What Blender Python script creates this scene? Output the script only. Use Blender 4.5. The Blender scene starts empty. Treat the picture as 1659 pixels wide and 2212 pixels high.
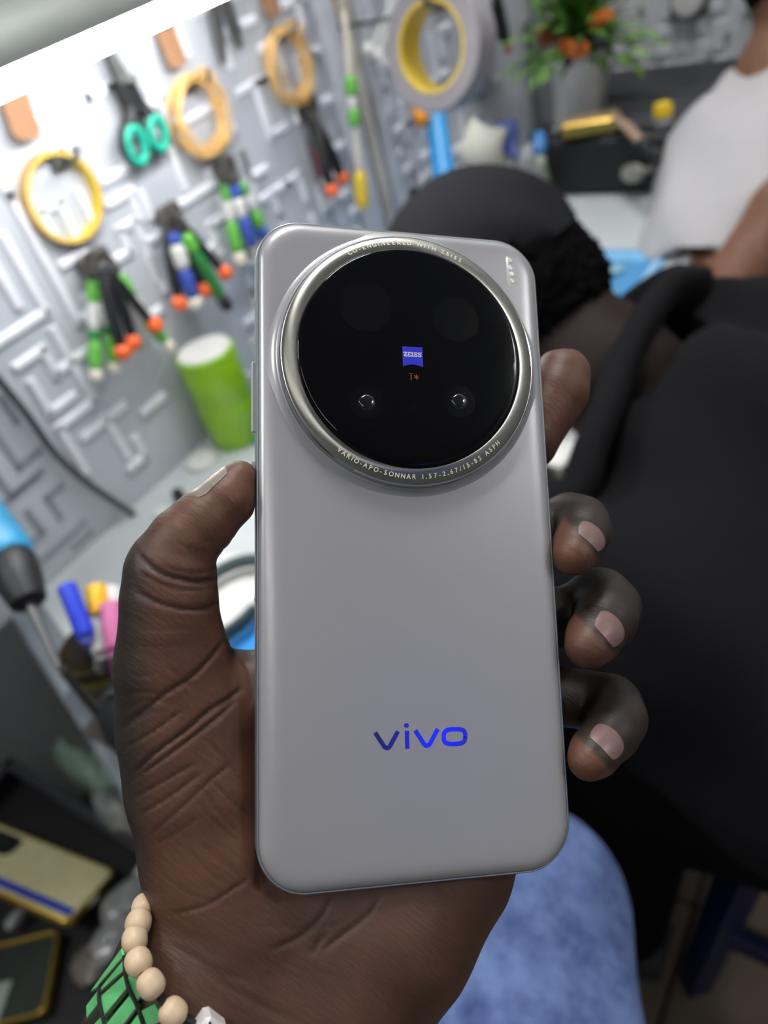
import bpy, bmesh, math, random
import numpy as np
from mathutils import Vector, Matrix

random.seed(7)
rng = np.random.default_rng(7)
SC = bpy.context.scene
COL = SC.collection
PI = math.pi

# ------------------------------------------------------------------ camera
# columns: camera x (right), camera y (down), camera z (forward) in the room's axes
# room: X away from the tool wall, Y along the tool wall, Z up; floor at z = 0
CAM_LOC = np.array([0.0, 0.0, 1.15])
CX = np.array([0.82655, 0.51267, -0.23233])
CY = np.array([0.19300, -0.64590, -0.73863])
CZ = np.cross(CX, CY); CZ /= np.linalg.norm(CZ)
CY = np.cross(CZ, CX); CY /= np.linalg.norm(CY); CX /= np.linalg.norm(CX)
MCW = np.array([CX, CY, CZ]).T
FPX = 1660.0
PCX, PCY = 829.5, 1106.0

cam = bpy.data.cameras.new('camera'); camo = bpy.data.objects.new('camera', cam); COL.objects.link(camo)
cam.sensor_fit = 'HORIZONTAL'; cam.sensor_width = 36.0; cam.lens = 36.0 * FPX / 1659.0
cam.clip_start = 0.01; cam.clip_end = 30
rm = Matrix([[CX[i], -CY[i], -CZ[i]] for i in range(3)])
camo.matrix_world = Matrix.Translation(CAM_LOC) @ rm.to_4x4()
cam.dof.use_dof = True; cam.dof.focus_distance = 0.187; cam.dof.aperture_fstop = 12.0
SC.camera = camo

# ------------------------------------------------------------------ world, lights, exposure
w = bpy.data.worlds.new('room_air'); SC.world = w; w.use_nodes = True
w.node_tree.nodes['Background'].inputs[0].default_value = (0.75, 0.8, 0.85, 1)
w.node_tree.nodes['Background'].inputs[1].default_value = 0.05
SC.view_settings.view_transform = 'Standard'; SC.view_settings.look = 'None'
SC.view_settings.gamma = 1.0; SC.view_settings.use_curve_mapping = False
SC.view_settings.exposure = 0.0
SC.cycles.use_denoising = True
SC.cycles.max_bounces = 6; SC.cycles.sample_clamp_indirect = 4.0
SC.cycles.caustics_reflective = False; SC.cycles.caustics_refractive = False
LED_STRENGTH = 62.0       # strip lamp on the tool wall
CEIL_STRENGTH = 11.5       # ceiling tube at the front of the room
CEIL_BACK = 60.0           # ceiling tubes further back and the added fill lamp
SIGN_STRENGTH = 5.0       # small blue lit sign behind the photographer

# ------------------------------------------------------------------ projection helpers (pixels of the 1659 x 2212 frame)
def ray(px, py):
    return MCW @ np.array([(px - PCX) / FPX, (py - PCY) / FPX, 1.0])
def at(px, py, depth):
    return CAM_LOC + ray(px, py) * depth
def onp(px, py, axis, val):
    d = ray(px, py); s = (val - CAM_LOC[axis]) / d[axis]
    return CAM_LOC + d * s
def topx(P):
    q = (np.asarray(P) - CAM_LOC) @ MCW
    return np.stack([PCX + FPX * q[..., 0] / q[..., 2], PCY + FPX * q[..., 1] / q[..., 2]], -1), q[..., 2]
XW = -0.64          # face of the tool wall
ZD = 0.71           # desk top
def wl(px, py, c=0.0):      # point c in front of the tool wall
    return onp(px, py, 0, XW + c)
def dk(px, py, h=0.0):      # point h above the desk
    return onp(px, py, 2, ZD + h)

# ------------------------------------------------------------------ materials
def srgb(c):
    def f(v):
        v = v / 255.0
        return v / 12.92 if v <= 0.04045 else ((v + 0.055) / 1.055) ** 2.4
    return tuple(f(v) for v in c) + (1.0,)

MATS = {}
def mat(name, c, rough=0.5, metal=0.0, var=0.06, scale=60.0, bump=0.0, bscale=300.0, emit=0.0, ecol=None, trans=0.0, coat=0.0, spec=0.5, aniso=0.0, alpha=1.0, sheen=0.0):
    if name in MATS: return MATS[name]
    m = bpy.data.materials.new(name); m.use_nodes = True
    nt = m.node_tree; p = nt.nodes['Principled BSDF']
    tc = nt.nodes.new('ShaderNodeTexCoord')
    nz = nt.nodes.new('ShaderNodeTexNoise'); nz.inputs['Scale'].default_value = scale; nz.inputs['Detail'].default_value = 4
    nt.links.new(tc.outputs['Object'], nz.inputs['Vector'])
    cr = nt.nodes.new('ShaderNodeValToRGB')
    b = srgb(c)
    cr.color_ramp.elements[0].position = 0.3; cr.color_ramp.elements[1].position = 0.7
    cr.color_ramp.elements[0].color = tuple(max(0, v * (1 - var)) for v in b[:3]) + (1,)
    cr.color_ramp.elements[1].color = tuple(min(1, v * (1 + var)) for v in b[:3]) + (1,)
    nt.links.new(nz.outputs['Fac'], cr.inputs['Fac'])
    nt.links.new(cr.outputs['Color'], p.inputs['Base Color'])
    p.inputs['Roughness'].default_value = rough; p.inputs['Metallic'].default_value = metal
    p.inputs['Specular IOR Level'].default_value = spec
    p.inputs['Transmission Weight'].default_value = trans
    p.inputs['Coat Weight'].default_value = coat
    p.inputs['Anisotropic'].default_value = aniso
    p.inputs['Alpha'].default_value = alpha
    if sheen: p.inputs['Sheen Weight'].default_value = sheen
    if bump:
        bz = nt.nodes.new('ShaderNodeTexNoise'); bz.inputs['Scale'].default_value = bscale; bz.inputs['Detail'].default_value = 3
        nt.links.new(tc.outputs['Object'], bz.inputs['Vector'])
        bp = nt.nodes.new('ShaderNodeBump'); bp.inputs['Strength'].default_value = bump; bp.inputs['Distance'].default_value = 0.001
        nt.links.new(bz.outputs['Fac'], bp.inputs['Height']); nt.links.new(bp.outputs['Normal'], p.inputs['Normal'])
    if emit:
        p.inputs['Emission Color'].default_value = srgb(ecol or c); p.inputs['Emission Strength'].default_value = emit
    MATS[name] = m
    return m

# ------------------------------------------------------------------ object helpers
def thing(name, label, cat, loc=(0, 0, 0), group=None, rot=None):
    o = bpy.data.objects.new(name, None); COL.objects.link(o)
    o.empty_display_size = 0.02
    m = Matrix.Translation(Vector([float(v) for v in loc]))
    if rot is not None: m = m @ Matrix([[float(x) for x in r] for r in rot]).to_4x4()
    o.matrix_world = m
    o['label'] = label; o['category'] = cat
    if group: o['group'] = group
    return o
def tag(o, label, cat, group=None):
    o['label'] = label; o['category'] = cat
    if group: o['group'] = group
    return o
def root_of(o):
    while o.parent: o = o.parent
    return o
def mesh_obj(name, verts, faces, m, parent=None, world=True, smooth=True, angle=0.6, label=None):
    """verts are world points unless world=False (then in the root thing's own frame)"""
    me = bpy.data.meshes.new(name)
    V = np.asarray(verts, float)
    if parent is not None and world:
        r = np.array(root_of(parent).matrix_world.inverted())
        V = V @ r[:3, :3].T + r[:3, 3]
    me.from_pydata(V.tolist(), [], [list(map(int, f)) for f in faces])
    if isinstance(m, (list, tuple)):
        for x in m: me.materials.append(x)
    else: me.materials.append(m)
    me.validate(); me.update()
    bm = bmesh.new(); bm.from_mesh(me); bmesh.ops.recalc_face_normals(bm, faces=bm.faces); bm.to_mesh(me); bm.free()
    if smooth:
        me.shade_smooth(); me.set_sharp_from_angle(angle=angle)
    o = bpy.data.objects.new(name, me); COL.objects.link(o)
    if parent is not None: o.parent = parent
    if label: o['label'] = label
    return o
def nrm(v):
    v = np.asarray(v, float); n = np.linalg.norm(v); return v / n if n > 1e-12 else v
def frame_of(d, hint=(0, 0, 1)):
    d = nrm(d); h = np.asarray(hint, float)
    if abs(d @ nrm(h)) > 0.97: h = np.array([1.0, 0, 0])
    a = nrm(np.cross(h, d)); b = np.cross(d, a)
    return a, b, d
class MB:
    def __init__(s): s.v = []; s.f = []
    def add(s, V, F):
        n = len(s.v); s.v += [tuple(map(float, p)) for p in V]; s.f += [[i + n for i in q] for q in F]; return s
    def box(s, c, hx, hy, hz, ax=None, bev=0.0):
        ax = np.eye(3) if ax is None else np.asarray(ax, float)
        c = np.asarray(c, float); h = np.array([hx, hy, hz], float)
        b = min(bev, 0.98 * h.min())
        if b <= 0:
            P = [c + (sx * hx) * ax[0] + (sy * hy) * ax[1] + (sz * hz) * ax[2] for sz in (-1, 1) for sy in (-1, 1) for sx in (-1, 1)]
            return s.add(P, [(0, 2, 3, 1), (4, 5, 7, 6), (0, 1, 5, 4), (2, 6, 7, 3), (0, 4, 6, 2), (1, 3, 7, 5)])
        P = []; idx = {}
        for sx in (-1, 1):
            for sy in (-1, 1):
                for sz in (-1, 1):
                    sg = np.array([sx, sy, sz])
                    for k in range(3):
                        q = sg * (h - b); q[k] = sg[k] * h[k]
                        idx[(sx, sy, sz, k)] = len(P); P.append(c + q @ ax)
        F = []
        for k in range(3):
            a, d = (k + 1) % 3, (k + 2) % 3
            for sk in (-1, 1):
                q = []
                for (u, v) in ((-1, -1), (1, -1), (1, 1), (-1, 1)):
                    t = [0, 0, 0]; t[k] = sk; t[a] = u; t[d] = v; q.append(idx[tuple(t) + (k,)])
                F.append(q)
            for u in (-1, 1):
                for v in (-1, 1):
                    t0 = [0, 0, 0]; t1 = [0, 0, 0]; t0[k] = -1; t1[k] = 1; t0[a] = t1[a] = u; t0[d] = t1[d] = v
                    F.append([idx[tuple(t0) + (a,)], idx[tuple(t1) + (a,)], idx[tuple(t1) + (d,)], idx[tuple(t0) + (d,)]])
        for sx in (-1, 1):
            for sy in (-1, 1):
                for sz in (-1, 1): F.append([idx[(sx, sy, sz, k)] for k in range(3)])
        return s.add(P, F)
    def tube(s, pts, r, n=14, closed=False, cap=True, flat=None):
        """r: radius or list; flat: (hint vector, factor) squashes the section along the hint"""
        P = [np.asarray(p, float) for p in pts]; m = len(P)
        R = [r] * m if np.isscalar(r) else list(r)
        hint = None; V = []
        for i in range(m):
            a = P[(i - 1) % m] if (closed or i > 0) else P[i]; b = P[(i + 1) % m] if (closed or i < m - 1) else P[i]
            d = nrm(b - a)
            if hint is None: u, v, _ = frame_of(d, flat[0] if flat else (0.13, 0.31, 0.94))
            else:
                u = nrm(hint - d * (hint @ d)); v = np.cross(d, u)
            hint = u
            fu, fv = (1.0, flat[1]) if flat else (1.0, 1.0)
            for k in range(n):
                t = 2 * PI * k / n
                V.append(P[i] + R[i] * (fu * math.cos(t) * u + fv * math.sin(t) * v))
        F = []
        for i in range(m if closed else m - 1):
            j = (i + 1) % m
            for k in range(n):
                l = (k + 1) % n
                F.append((i * n + k, i * n + l, j * n + l, j * n + k))
        if cap and not closed: F += [list(range(n))[::-1], list(range((m - 1) * n, m * n))]
        return s.add(V, F)
    def lathe(s, o, d, prof, n=40, hint=(0, 0, 1), capped=True):
        """prof: (radius, height along d)"""
        a, b, d = frame_of(d, hint); o = np.asarray(o, float); V = []
        for (r, h) in prof:
            for k in range(n):
                t = 2 * PI * k / n; V.append(o + d * h + r * (math.cos(t) * a + math.sin(t) * b))
        F = []
        for i in range(len(prof) - 1):
            for k in range(n):
                l = (k + 1) % n; F.append((i * n + k, i * n + l, (i + 1) * n + l, (i + 1) * n + k))
        if capped:
            F += [list(range(n))[::-1], list(range((len(prof) - 1) * n, len(prof) * n))]
        else:
            m = len(prof) - 1
            F += [(m * n + k, m * n + (k + 1) % n, (k + 1) % n, k) for k in range(n)]
        return s.add(V, F)
    def prism(s, poly, d):
        """poly: world points of a flat outline, d: extrusion vector"""
        P = [np.asarray(p, float) for p in poly]; d = np.asarray(d, float); n = len(P)
        F = [list(range(n))[::-1], list(range(n, 2 * n))] + [(i, (i + 1) % n, n + (i + 1) % n, n + i) for i in range(n)]
        return s.add(P + [p + d for p in P], F)
    def ball(s, c, r, nu=16, nv=10, ax=None):
        ax = np.eye(3) if ax is None else np.asarray(ax, float); r = np.ones(3) * r
        V = []
        for i in range(nv + 1):
            th = PI * i / nv
            for k in range(nu):
                t = 2 * PI * k / nu
                q = np.array([math.sin(th) * math.cos(t), math.sin(th) * math.sin(t), math.cos(th)]) * r
                V.append(np.asarray(c) + q @ ax)
        F = [(i * nu + k, i * nu + (k + 1) % nu, (i + 1) * nu + (k + 1) % nu, (i + 1) * nu + k) for i in range(nv) for k in range(nu)]
        return s.add(V, F)
    def build(s, name, m, parent=None, **k): return mesh_obj(name, s.v, s.f, m, parent, **k)
def struct(name, mb, m, parent=None, **k):
    o = mb.build(name, m, parent, **k); o['kind'] = 'structure'; return o
def spline(pts, n=8):
    P = [np.asarray(p, float) for p in pts]; P = [2 * P[0] - P[1]] + P + [2 * P[-1] - P[-2]]
    out = []
    for i in range(1, len(P) - 2):
        for k in range(n):
            t = k / n; a, b, c, d = P[i - 1], P[i], P[i + 1], P[i + 2]
            out.append(0.5 * ((2 * b) + (-a + c) * t + (2 * a - 5 * b + 4 * c - d) * t * t + (-a + 3 * b - 3 * c + d) * t ** 3))
    out.append(P[-2]); return out

# ------------------------------------------------------------------ implicit bodies (round cones blended, meshed with surface nets)
class Body:
    def __init__(s, h, lo, hi):
        s.h = h; s.lo = np.asarray(lo, float); s.n = [int(math.ceil((b - a) / h)) + 1 for a, b in zip(lo, hi)]
        s.F = np.full(s.n, 1e3, np.float32)
    def sub(s, lo, hi):
        i0 = [max(0, int(math.floor((a - o) / s.h))) for a, o in zip(lo, s.lo)]
        i1 = [min(n, int(math.ceil((b - o) / s.h)) + 1) for b, o, n in zip(hi, s.lo, s.n)]
        if any(b <= a for a, b in zip(i0, i1)): return None, None
        g = [np.arange(a, b, dtype=np.float32) * s.h + np.float32(o) for a, b, o in zip(i0, i1, s.lo)]
        return tuple(slice(a, b) for a, b in zip(i0, i1)), np.meshgrid(*g, indexing='ij', sparse=True)
    def mix(s, sl, d, k, op):
        A = s.F[sl]
        if op == 'add':
            hh = np.clip(0.5 + 0.5 * (A - d) / k, 0, 1); s.F[sl] = A * (1 - hh) + d * hh - k * hh * (1 - hh)
        else:
            d = -d; hh = np.clip(0.5 - 0.5 * (A - d) / k, 0, 1); s.F[sl] = A * (1 - hh) + d * hh + k * hh * (1 - hh)
    def cone(s, a, b, ra, rb, k, op='add'):
        a = np.asarray(a, float); b = np.asarray(b, float); m = max(ra, rb) + k * 1.5 + 3 * s.h
        sl, X = s.sub(np.minimum(a, b) - m, np.maximum(a, b) + m)
        if sl is None: return s
        ab = b - a; L = max(ab @ ab, 1e-12)
        t = np.clip(((X[0] - a[0]) * ab[0] + (X[1] - a[1]) * ab[1] + (X[2] - a[2]) * ab[2]) / L, 0, 1).astype(np.float32)
        d = np.sqrt((X[0] - a[0] - t * ab[0]) ** 2 + (X[1] - a[1] - t * ab[1]) ** 2 + (X[2] - a[2] - t * ab[2]) ** 2) - (ra + (rb - ra) * t)
        s.mix(sl, d.astype(np.float32), k, op); return s
    def chain(s, pts, k):
        for (p, r), (q, t) in zip(pts[:-1], pts[1:]): s.cone(p, q, r, t, k)
        return s
    def ell(s, c, r, k, ax=None, op='add'):
        c = np.asarray(c, float); r = np.asarray(r, float); ax = np.eye(3) if ax is None else np.asarray(ax, float)
        m = r.max() + k * 1.5 + 3 * s.h
        sl, X = s.sub(c - m, c + m)
        if sl is None: return s
        D = [X[i] - c[i] for i in range(3)]
        q = [(D[0] * ax[i][0] + D[1] * ax[i][1] + D[2] * ax[i][2]) for i in range(3)]
        k0 = np.sqrt(sum((q[i] / r[i]) ** 2 for i in range(3))); k1 = np.sqrt(sum((q[i] / r[i] ** 2) ** 2 for i in range(3))) + 1e-9
        s.mix(sl, (k0 * (k0 - 1) / k1).astype(np.float32), k, op); return s
    def mesh(s):
        F = s.F; n = np.array(F.shape); cn = n - 1; tot = int(np.prod(cn))
        acc = np.zeros((tot, 3)); cnt = np.zeros(tot); E = []
        S = F < 0
        for ax in range(3):
            sa = [slice(None)] * 3; sb = [slice(None)] * 3; sa[ax] = slice(0, -1); sb[ax] = slice(1, None)
            I = np.argwhere(S[tuple(sa)] != S[tuple(sb)])
            A = F[tuple(I.T)]; J = I.copy(); J[:, ax] += 1; B = F[tuple(J.T)]
            t = A / (A - B); P = I.astype(float); P[:, ax] += t
            o1, o2 = (ax + 1) % 3, (ax + 2) % 3; cells = []; ok = np.ones(len(I), bool)
            for (u, v) in ((-1, -1), (0, -1), (0, 0), (-1, 0)):
                c = I.copy(); c[:, o1] += u; c[:, o2] += v
                g = np.all((c >= 0) & (c < cn), 1); ok &= g
                fl = (c[:, 0] * cn[1] + c[:, 1]) * cn[2] + c[:, 2]; fl[~g] = 0
                cells.append(fl)
                gg = g
                for q in range(3): acc[:, q] += np.bincount(fl[gg], P[gg, q], tot)
                cnt += np.bincount(fl[gg], minlength=tot)
            E.append((np.stack(cells, 1)[ok], S[tuple(I.T)][ok]))
        used = np.nonzero(cnt)[0]; mp = np.full(tot, -1); mp[used] = np.arange(len(used))
        V = acc[used] / cnt[used][:, None] * s.h + s.lo
        Q = np.concatenate([np.where(fl[:, None], c, c[:, ::-1]) for c, fl in E]); Q = mp[Q]
        return V, Q
def smooth_mesh(V, Q, it=2, lam=0.5):
    e = np.concatenate([Q[:, [0, 1]], Q[:, [1, 2]], Q[:, [2, 3]], Q[:, [3, 0]]]); n = len(V)
    for _ in range(it):
        S = np.stack([np.bincount(e[:, 0], V[e[:, 1], q], n) + np.bincount(e[:, 1], V[e[:, 0], q], n) for q in range(3)], 1)
        c = np.bincount(e[:, 0], minlength=n) + np.bincount(e[:, 1], minlength=n)
        V = V * (1 - lam) + lam * S / c[:, None]
    return V
def vnormals(V, Q):
    fn = np.cross(V[Q[:, 2]] - V[Q[:, 0]], V[Q[:, 3]] - V[Q[:, 1]]); N = np.zeros_like(V)
    for k in range(4):
        for q in range(3): N[:, q] += np.bincount(Q[:, k], fn[:, q], len(V))
    return N / (np.linalg.norm(N, axis=1)[:, None] + 1e-12)
def quad_obj(name, V, Q, m, parent=None, world=True, attrs=None):
    me = bpy.data.meshes.new(name); V = np.asarray(V, float)
    if parent is not None and world:
        r = np.array(root_of(parent).matrix_world.inverted()); V = V @ r[:3, :3].T + r[:3, 3]
    me.vertices.add(len(V)); me.vertices.foreach_set('co', V.astype(np.float32).ravel())
    me.loops.add(len(Q) * 4); me.loops.foreach_set('vertex_index', Q.astype(np.int32).ravel())
    me.polygons.add(len(Q)); me.polygons.foreach_set('loop_start', np.arange(0, len(Q) * 4, 4, dtype=np.int32))
    me.update(calc_edges=True); me.validate()
    for k, a in (attrs or {}).items():
        at_ = me.attributes.new(k, 'FLOAT', 'POINT'); at_.data.foreach_set('value', a.astype(np.float32))
    me.materials.append(m); me.shade_smooth()
    o = bpy.data.objects.new(name, me); COL.objects.link(o)
    if parent is not None: o.parent = parent
    return o

# ================================================================== the setting
M_panel = mat('panel_paint', (184, 188, 195), rough=0.42, var=0.02, bump=0.04, bscale=900)
M_ridge_lit = mat('ridge_light_tint', (226, 228, 234), rough=0.35, var=0.02)  # paler than the panel: the strip lamp's glare put into the colour
M_ridge_shade = mat('ridge_shade_tint', (138, 143, 149), rough=0.6, var=0.05)  # shaded sides of the lower left ridges put into the colour
M_back = mat('back_panel_paint', (214, 216, 219), rough=0.5, var=0.02)
M_wall = mat('plain_wall_paint', (170, 174, 176), rough=0.8, var=0.03, scale=8)
M_ceil = mat('ceiling_paint', (205, 206, 204), rough=0.9, var=0.02, scale=5)
M_floor = mat('floor_tile_glaze', (112, 98, 80), rough=0.5, var=0.12, scale=14)
M_grout = mat('floor_grout', (60, 52, 46), rough=0.9)
M_trunk_c = mat('cream_trunking', (206, 200, 188), rough=0.5)
M_trunk_w = mat('white_trunking', (196, 200, 208), rough=0.45)
M_dark = mat('dark_gap', (40, 42, 44), rough=0.8)
YB = 1.41
def quadplane(name, c, ax, hx, hy, m, thick=0.04):
    return struct(name, MB().box(np.asarray(c, float) - np.asarray(ax[2], float) * thick / 2, hx, hy, thick / 2, ax), m, smooth=False)
E3 = np.eye(3)
def axz(n):
    n = np.asarray(n, float); a, b, d = frame_of(n); return np.array([a, b, d])
wall_left = struct('wall_left', MB().box((XW - 0.03, 0.91, 1.655), 0.03, 0.89, 0.945), M_panel, smooth=False)
struct('wall_alcove', MB().box((-1.13, 0.0, 1.3), 0.03, 1.8, 1.3), M_wall, smooth=False)
wall_back = struct('wall_back', MB().box((0.7, YB + 0.03, 1.3), 1.5, 0.03, 1.3), M_back, smooth=False)
struct('wall_right', MB().box((2.23, -0.1, 1.3), 0.03, 1.7, 1.3), M_wall, smooth=False)
struct('wall_front', MB().box((0.5, -1.83, 1.3), 1.7, 0.03, 1.3), M_wall, smooth=False)
struct('ceiling', MB().box((0.55, -0.2, 2.63), 1.75, 1.7, 0.03), M_ceil, smooth=False)
floor = struct('floor', MB().box((0.55, -0.2, -0.03), 1.75, 1.7, 0.025), M_grout, smooth=False)
tile_me = None
for i in range(-3, 6):          # the floor tiles, each its own piece
    for j in range(-3, 5):
        x, y = 0.05 + 0.3 * i, 0.31 + 0.3 * j
        if x < -1.1 or y > 1.3 or abs(x) > 1.6: continue
        if tile_me is None:
            t0 = MB().box((0, 0, 0), 0.147, 0.147, 0.004, bev=0.002).build('floor_tile', M_floor, floor, world=False)
            tile_me = t0.data; t = t0
        else:
            t = bpy.data.objects.new('floor_tile', tile_me); COL.objects.link(t); t.parent = floor
        t.location = (x, y, -0.003)

# --- raised maze relief of the tool wall
REL = 0.0042
def bar(mb, y0, z0, y1, z1, wid=0.0047, h=REL, x=XW):
    a = np.array([y0, z0]); b = np.array([y1, z1]); d = b - a; L = np.linalg.norm(d); d = d / L; n = np.array([-d[1], d[0]])
    a = a - d * wid; b = b + d * wid
    V = []
    for (q, hh) in ((1.0, 0), (0.86, h * 0.72), (0.5, h)):
        for (e, sgn) in ((a, -1), (b, -1), (b, 1), (a, 1)):
            ee = e + (d if e is a else -d) * (1 - q) * wid * 0.3
            p = ee + n * sgn * wid * q
            V.append((x + hh, p[0], p[1]))
    F = [(8, 9, 10, 11)]
    for l in (0, 4):
        for k in range(4): F.append((l + k, l + (k + 1) % 4, l + 4 + (k + 1) % 4, l + 4 + k))
    mb.add(V, F)
RID = [[(7, 515), (98, 673), (-60, 775)], [(-10, 580), (27, 660)], [(-10, 370), (10, 427), (159, 700), (186, 685)], [(135, 572), (179, 548)],
       [(37, 791), (84, 747), (115, 808), (186, 744)], [(115, 717), (206, 862), (125, 926), (182, 1015)], [(67, 828), (98, 899), (147, 847)],
       [(182, 943), (260, 872)], [(226, 903), (272, 980)], [(233, 572), (277, 545), (250, 501), (287, 477), (354, 619)], [(314, 525), (351, 501)],
       [(74, 435), (111, 496)], [(91, 456), (125, 439), (162, 503)], [(169, 419), (202, 486)], [(233, 442), (280, 415)], [(304, 422), (325, 462)],
       [(223, 392), (267, 371)], [(368, 331), (398, 402)], [(385, 445), (470, 400)], [(476, 428), (488, 462), (450, 490), (470, 545)],
       [(-30, 905), (47, 1002), (81, 968)], [(-20, 1010), (27, 1066), (85, 1015)], [(-10, 1100), (81, 1032)], [(132, 1049), (101, 1073), (132, 1113)],
       [(60, 1106), (88, 1150), (57, 1181)], [(88, 1211), (178, 1128)], [(30, 1140), (60, 1190)], [(160, 1180), (195, 1150)], [(4, 860), (40, 905)],
       [(300, 470), (300, 430)], [(186, 640), (210, 690)], [(320, 560), (335, 600)], [(420, 560), (460, 530)], [(405, 500), (440, 560)],
       [(210, 560), (240, 620)], [(300, 700), (340, 670)], [(280, 1010), (310, 985), (290, 950)], [(310, 890), (345, 855)]]
mb = MB(); mbd = MB()
for pl in RID:
    Q = [wl(*p) for p in pl]; Q = [np.array([q[1], q[2]]) for q in Q]
    for i in range(len(Q) - 1):
        d = Q[i + 1] - Q[i]
        if abs(d[0]) > abs(d[1]): Q[i + 1][1] = Q[i][1]
        else: Q[i + 1][0] = Q[i][0]
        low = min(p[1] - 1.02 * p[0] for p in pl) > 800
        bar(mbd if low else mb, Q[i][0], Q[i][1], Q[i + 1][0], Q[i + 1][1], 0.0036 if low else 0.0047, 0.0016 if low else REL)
S = 0.0265
for i in range(9, 54):
    for j in range(0, 34):
        y, z = -0.21 + i * S, 0.735 + j * S
        if y > 1.38: continue
        for (dy, dz) in ((1, 0), (0, 1)):
            L = random.choice((1, 1, 2)) * S
            if random.random() > 0.27: continue
            y1, z1 = min(y + dy * L, 1.39), z + dz * L
            (p, _) = topx(np.array([[XW, (y + y1) / 2, (z + z1) / 2], [XW, y, z], [XW, y1, z1]]))
            if any(q[0] > -20 and ((q[0] < 372 and q[1] > 330) or (q[0] < 500 and q[1] > 380)) for q in p): continue
            if any(-20 < q[0] < 470 and q[1] > 60 and q[1] < 330 for q in p) and random.random() < 0.75: continue
            bar(mb, y, z, y1, z1)
rel = mb.build('maze_relief', M_ridge_lit, wall_left, angle=0.5)
mbd.build('maze_relief_shade', M_ridge_shade, wall_left, angle=0.5)  # low raised bars, darkened to stand in for ridge shade

# --- back wall: raised maze panels parted by narrow grooves
LB = 0.026
nxb, nzb = 84, 34
gx = rng.random((nxb + 1, nzb + 1)); mb = MB()
HB = 0.005
hor = rng.random((nxb, nzb + 1)) < 0.46; ver = rng.random((nxb + 1, nzb)) < 0.46
for k in range(nxb):
    if (k // 1) % 9 == 0: ver[k, :] = True
for i in range(nxb):
    for j in range(nzb):
        x0, z0 = XW + i * LB, 0.72 + j * LB
        g = 0.0036
        a = g if ver[i, j] else 0.0; b = g if ver[i + 1, j] else 0.0
        c = g if hor[i, j] else 0.0; d = g if hor[i, j + 1] else 0.0
        X0, X1, Z0, Z1 = x0 + a, x0 + LB - b, z0 + c, z0 + LB - d
        e = 0.0022
        y0, y1 = YB, YB - HB
        ia, ib, ic, id_ = (e if a else 0), (e if b else 0), (e if c else 0), (e if d else 0)
        V = [(X0, y0, Z0), (X1, y0, Z0), (X1, y0, Z1), (X0, y0, Z1), (X0 + ia, y1, Z0 + ic), (X1 - ib, y1, Z0 + ic), (X1 - ib, y1, Z1 - id_), (X0 + ia, y1, Z1 - id_)]
        F = [(4, 5, 6, 7)]
        if c: F.append((0, 1, 5, 4))
        if b: F.append((1, 2, 6, 5))
        if d: F.append((2, 3, 7, 6))
        if a: F.append((3, 0, 4, 7))
        mb.add(V, F)
mb.build('maze_relief', M_back, wall_back, smooth=False)

# --- trunking on the tool wall, corner strip
yA, yB_, yC, yD_ = wl(655, 0)[1], wl(700, 0)[1], wl(752, 0, 0.02)[1], wl(778, 0, 0.03)[1]
struct('trim_1', MB().box((XW + 0.008, (yA + yB_) / 2, 1.65), 0.008, (yB_ - yA) / 2 - 0.004, 0.93, bev=0.003), M_trunk_w)
struct('trim_2', MB().box((XW + 0.011, (yB_ + yC) / 2, 1.65), 0.011, (yC - yB_) / 2 - 0.003, 0.93, bev=0.004), M_trunk_c)
struct('trim_3', MB().box((XW + 0.016, (yC + yD_) / 2 + 0.004, 1.65), 0.016, (yD_ - yC) / 2 + 0.004, 0.93, bev=0.004), M_trunk_w)
struct('trim_4', MB().box((XW + 0.012, YB - 0.012, 1.65), 0.012, 0.012, 0.93, bev=0.002), mat('corner_strip', (120, 124, 126), rough=0.5), angle=0.3)

# --- desk along the tool wall
M_desk = mat('desk_laminate', (196, 201, 202), rough=0.28, var=0.02, coat=0.2)
M_alu = mat('aluminium', (128, 136, 142), rough=0.5, metal=0.3, var=0.03)
M_alud = mat('aluminium_groove', (76, 90, 70), rough=0.5)
M_endp = mat('end_panel', (168, 172, 168), rough=0.7, var=0.03)
XE = -0.25
bA, bB = onp(0, 1225, 2, ZD), onp(272, 1625, 2, ZD)
bd = nrm(bB - bA); bn = np.array([bd[1], -bd[0], 0.0])
if bn[1] > 0: bn = -bn
bA2 = bA - bd * 0.5; bB2 = bB + bd * 0.09
ybeam = lambda x: bA[1] + (x - bA[0]) * bd[1] / bd[0]
desk = thing('workbench', 'long white topped workbench running under the tool wall', 'table', (-0.45, 0.7, 0))
poly = [(XW + 0.001, ybeam(XW), ZD), (XE, ybeam(XE), ZD), (XE, YB - 0.006, ZD), (XW + 0.001, YB - 0.006, ZD)]
MB().prism(poly, (0, 0, -0.03)).build('worktop', M_desk, desk, smooth=False)
MB().box((XE + 0.006, (ybeam(XE) + YB) / 2, ZD - 0.015), 0.006, (YB - ybeam(XE)) / 2 - 0.01, 0.017, bev=0.004).build('edge_band', mat('edge_white', (222, 224, 226), rough=0.4), desk)
for (x, y) in ((-0.30, 0.30), (-0.30, 1.33), (-0.60, 1.33)):
    MB().box((x, y, (ZD - 0.03) / 2), 0.02, 0.02, (ZD - 0.03) / 2, bev=0.003).build('leg', M_alu, desk)
ec = (bA2 + bB2) / 2; L2 = np.linalg.norm(bB2 - bA2) / 2
AX = np.array([bd, bn, [0, 0, 1.0]])
MB().box(ec + bn * 0.002 + np.array([0, 0, -0.010]), L2, 0.015, 0.012, AX, bev=0.003).build('end_rail', M_alu, desk)
MB().box(ec + bn * 0.004 + np.array([0, 0, -0.036]), L2, 0.008, 0.015, AX).build('rail_groove', M_alud, desk, smooth=False)
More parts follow.
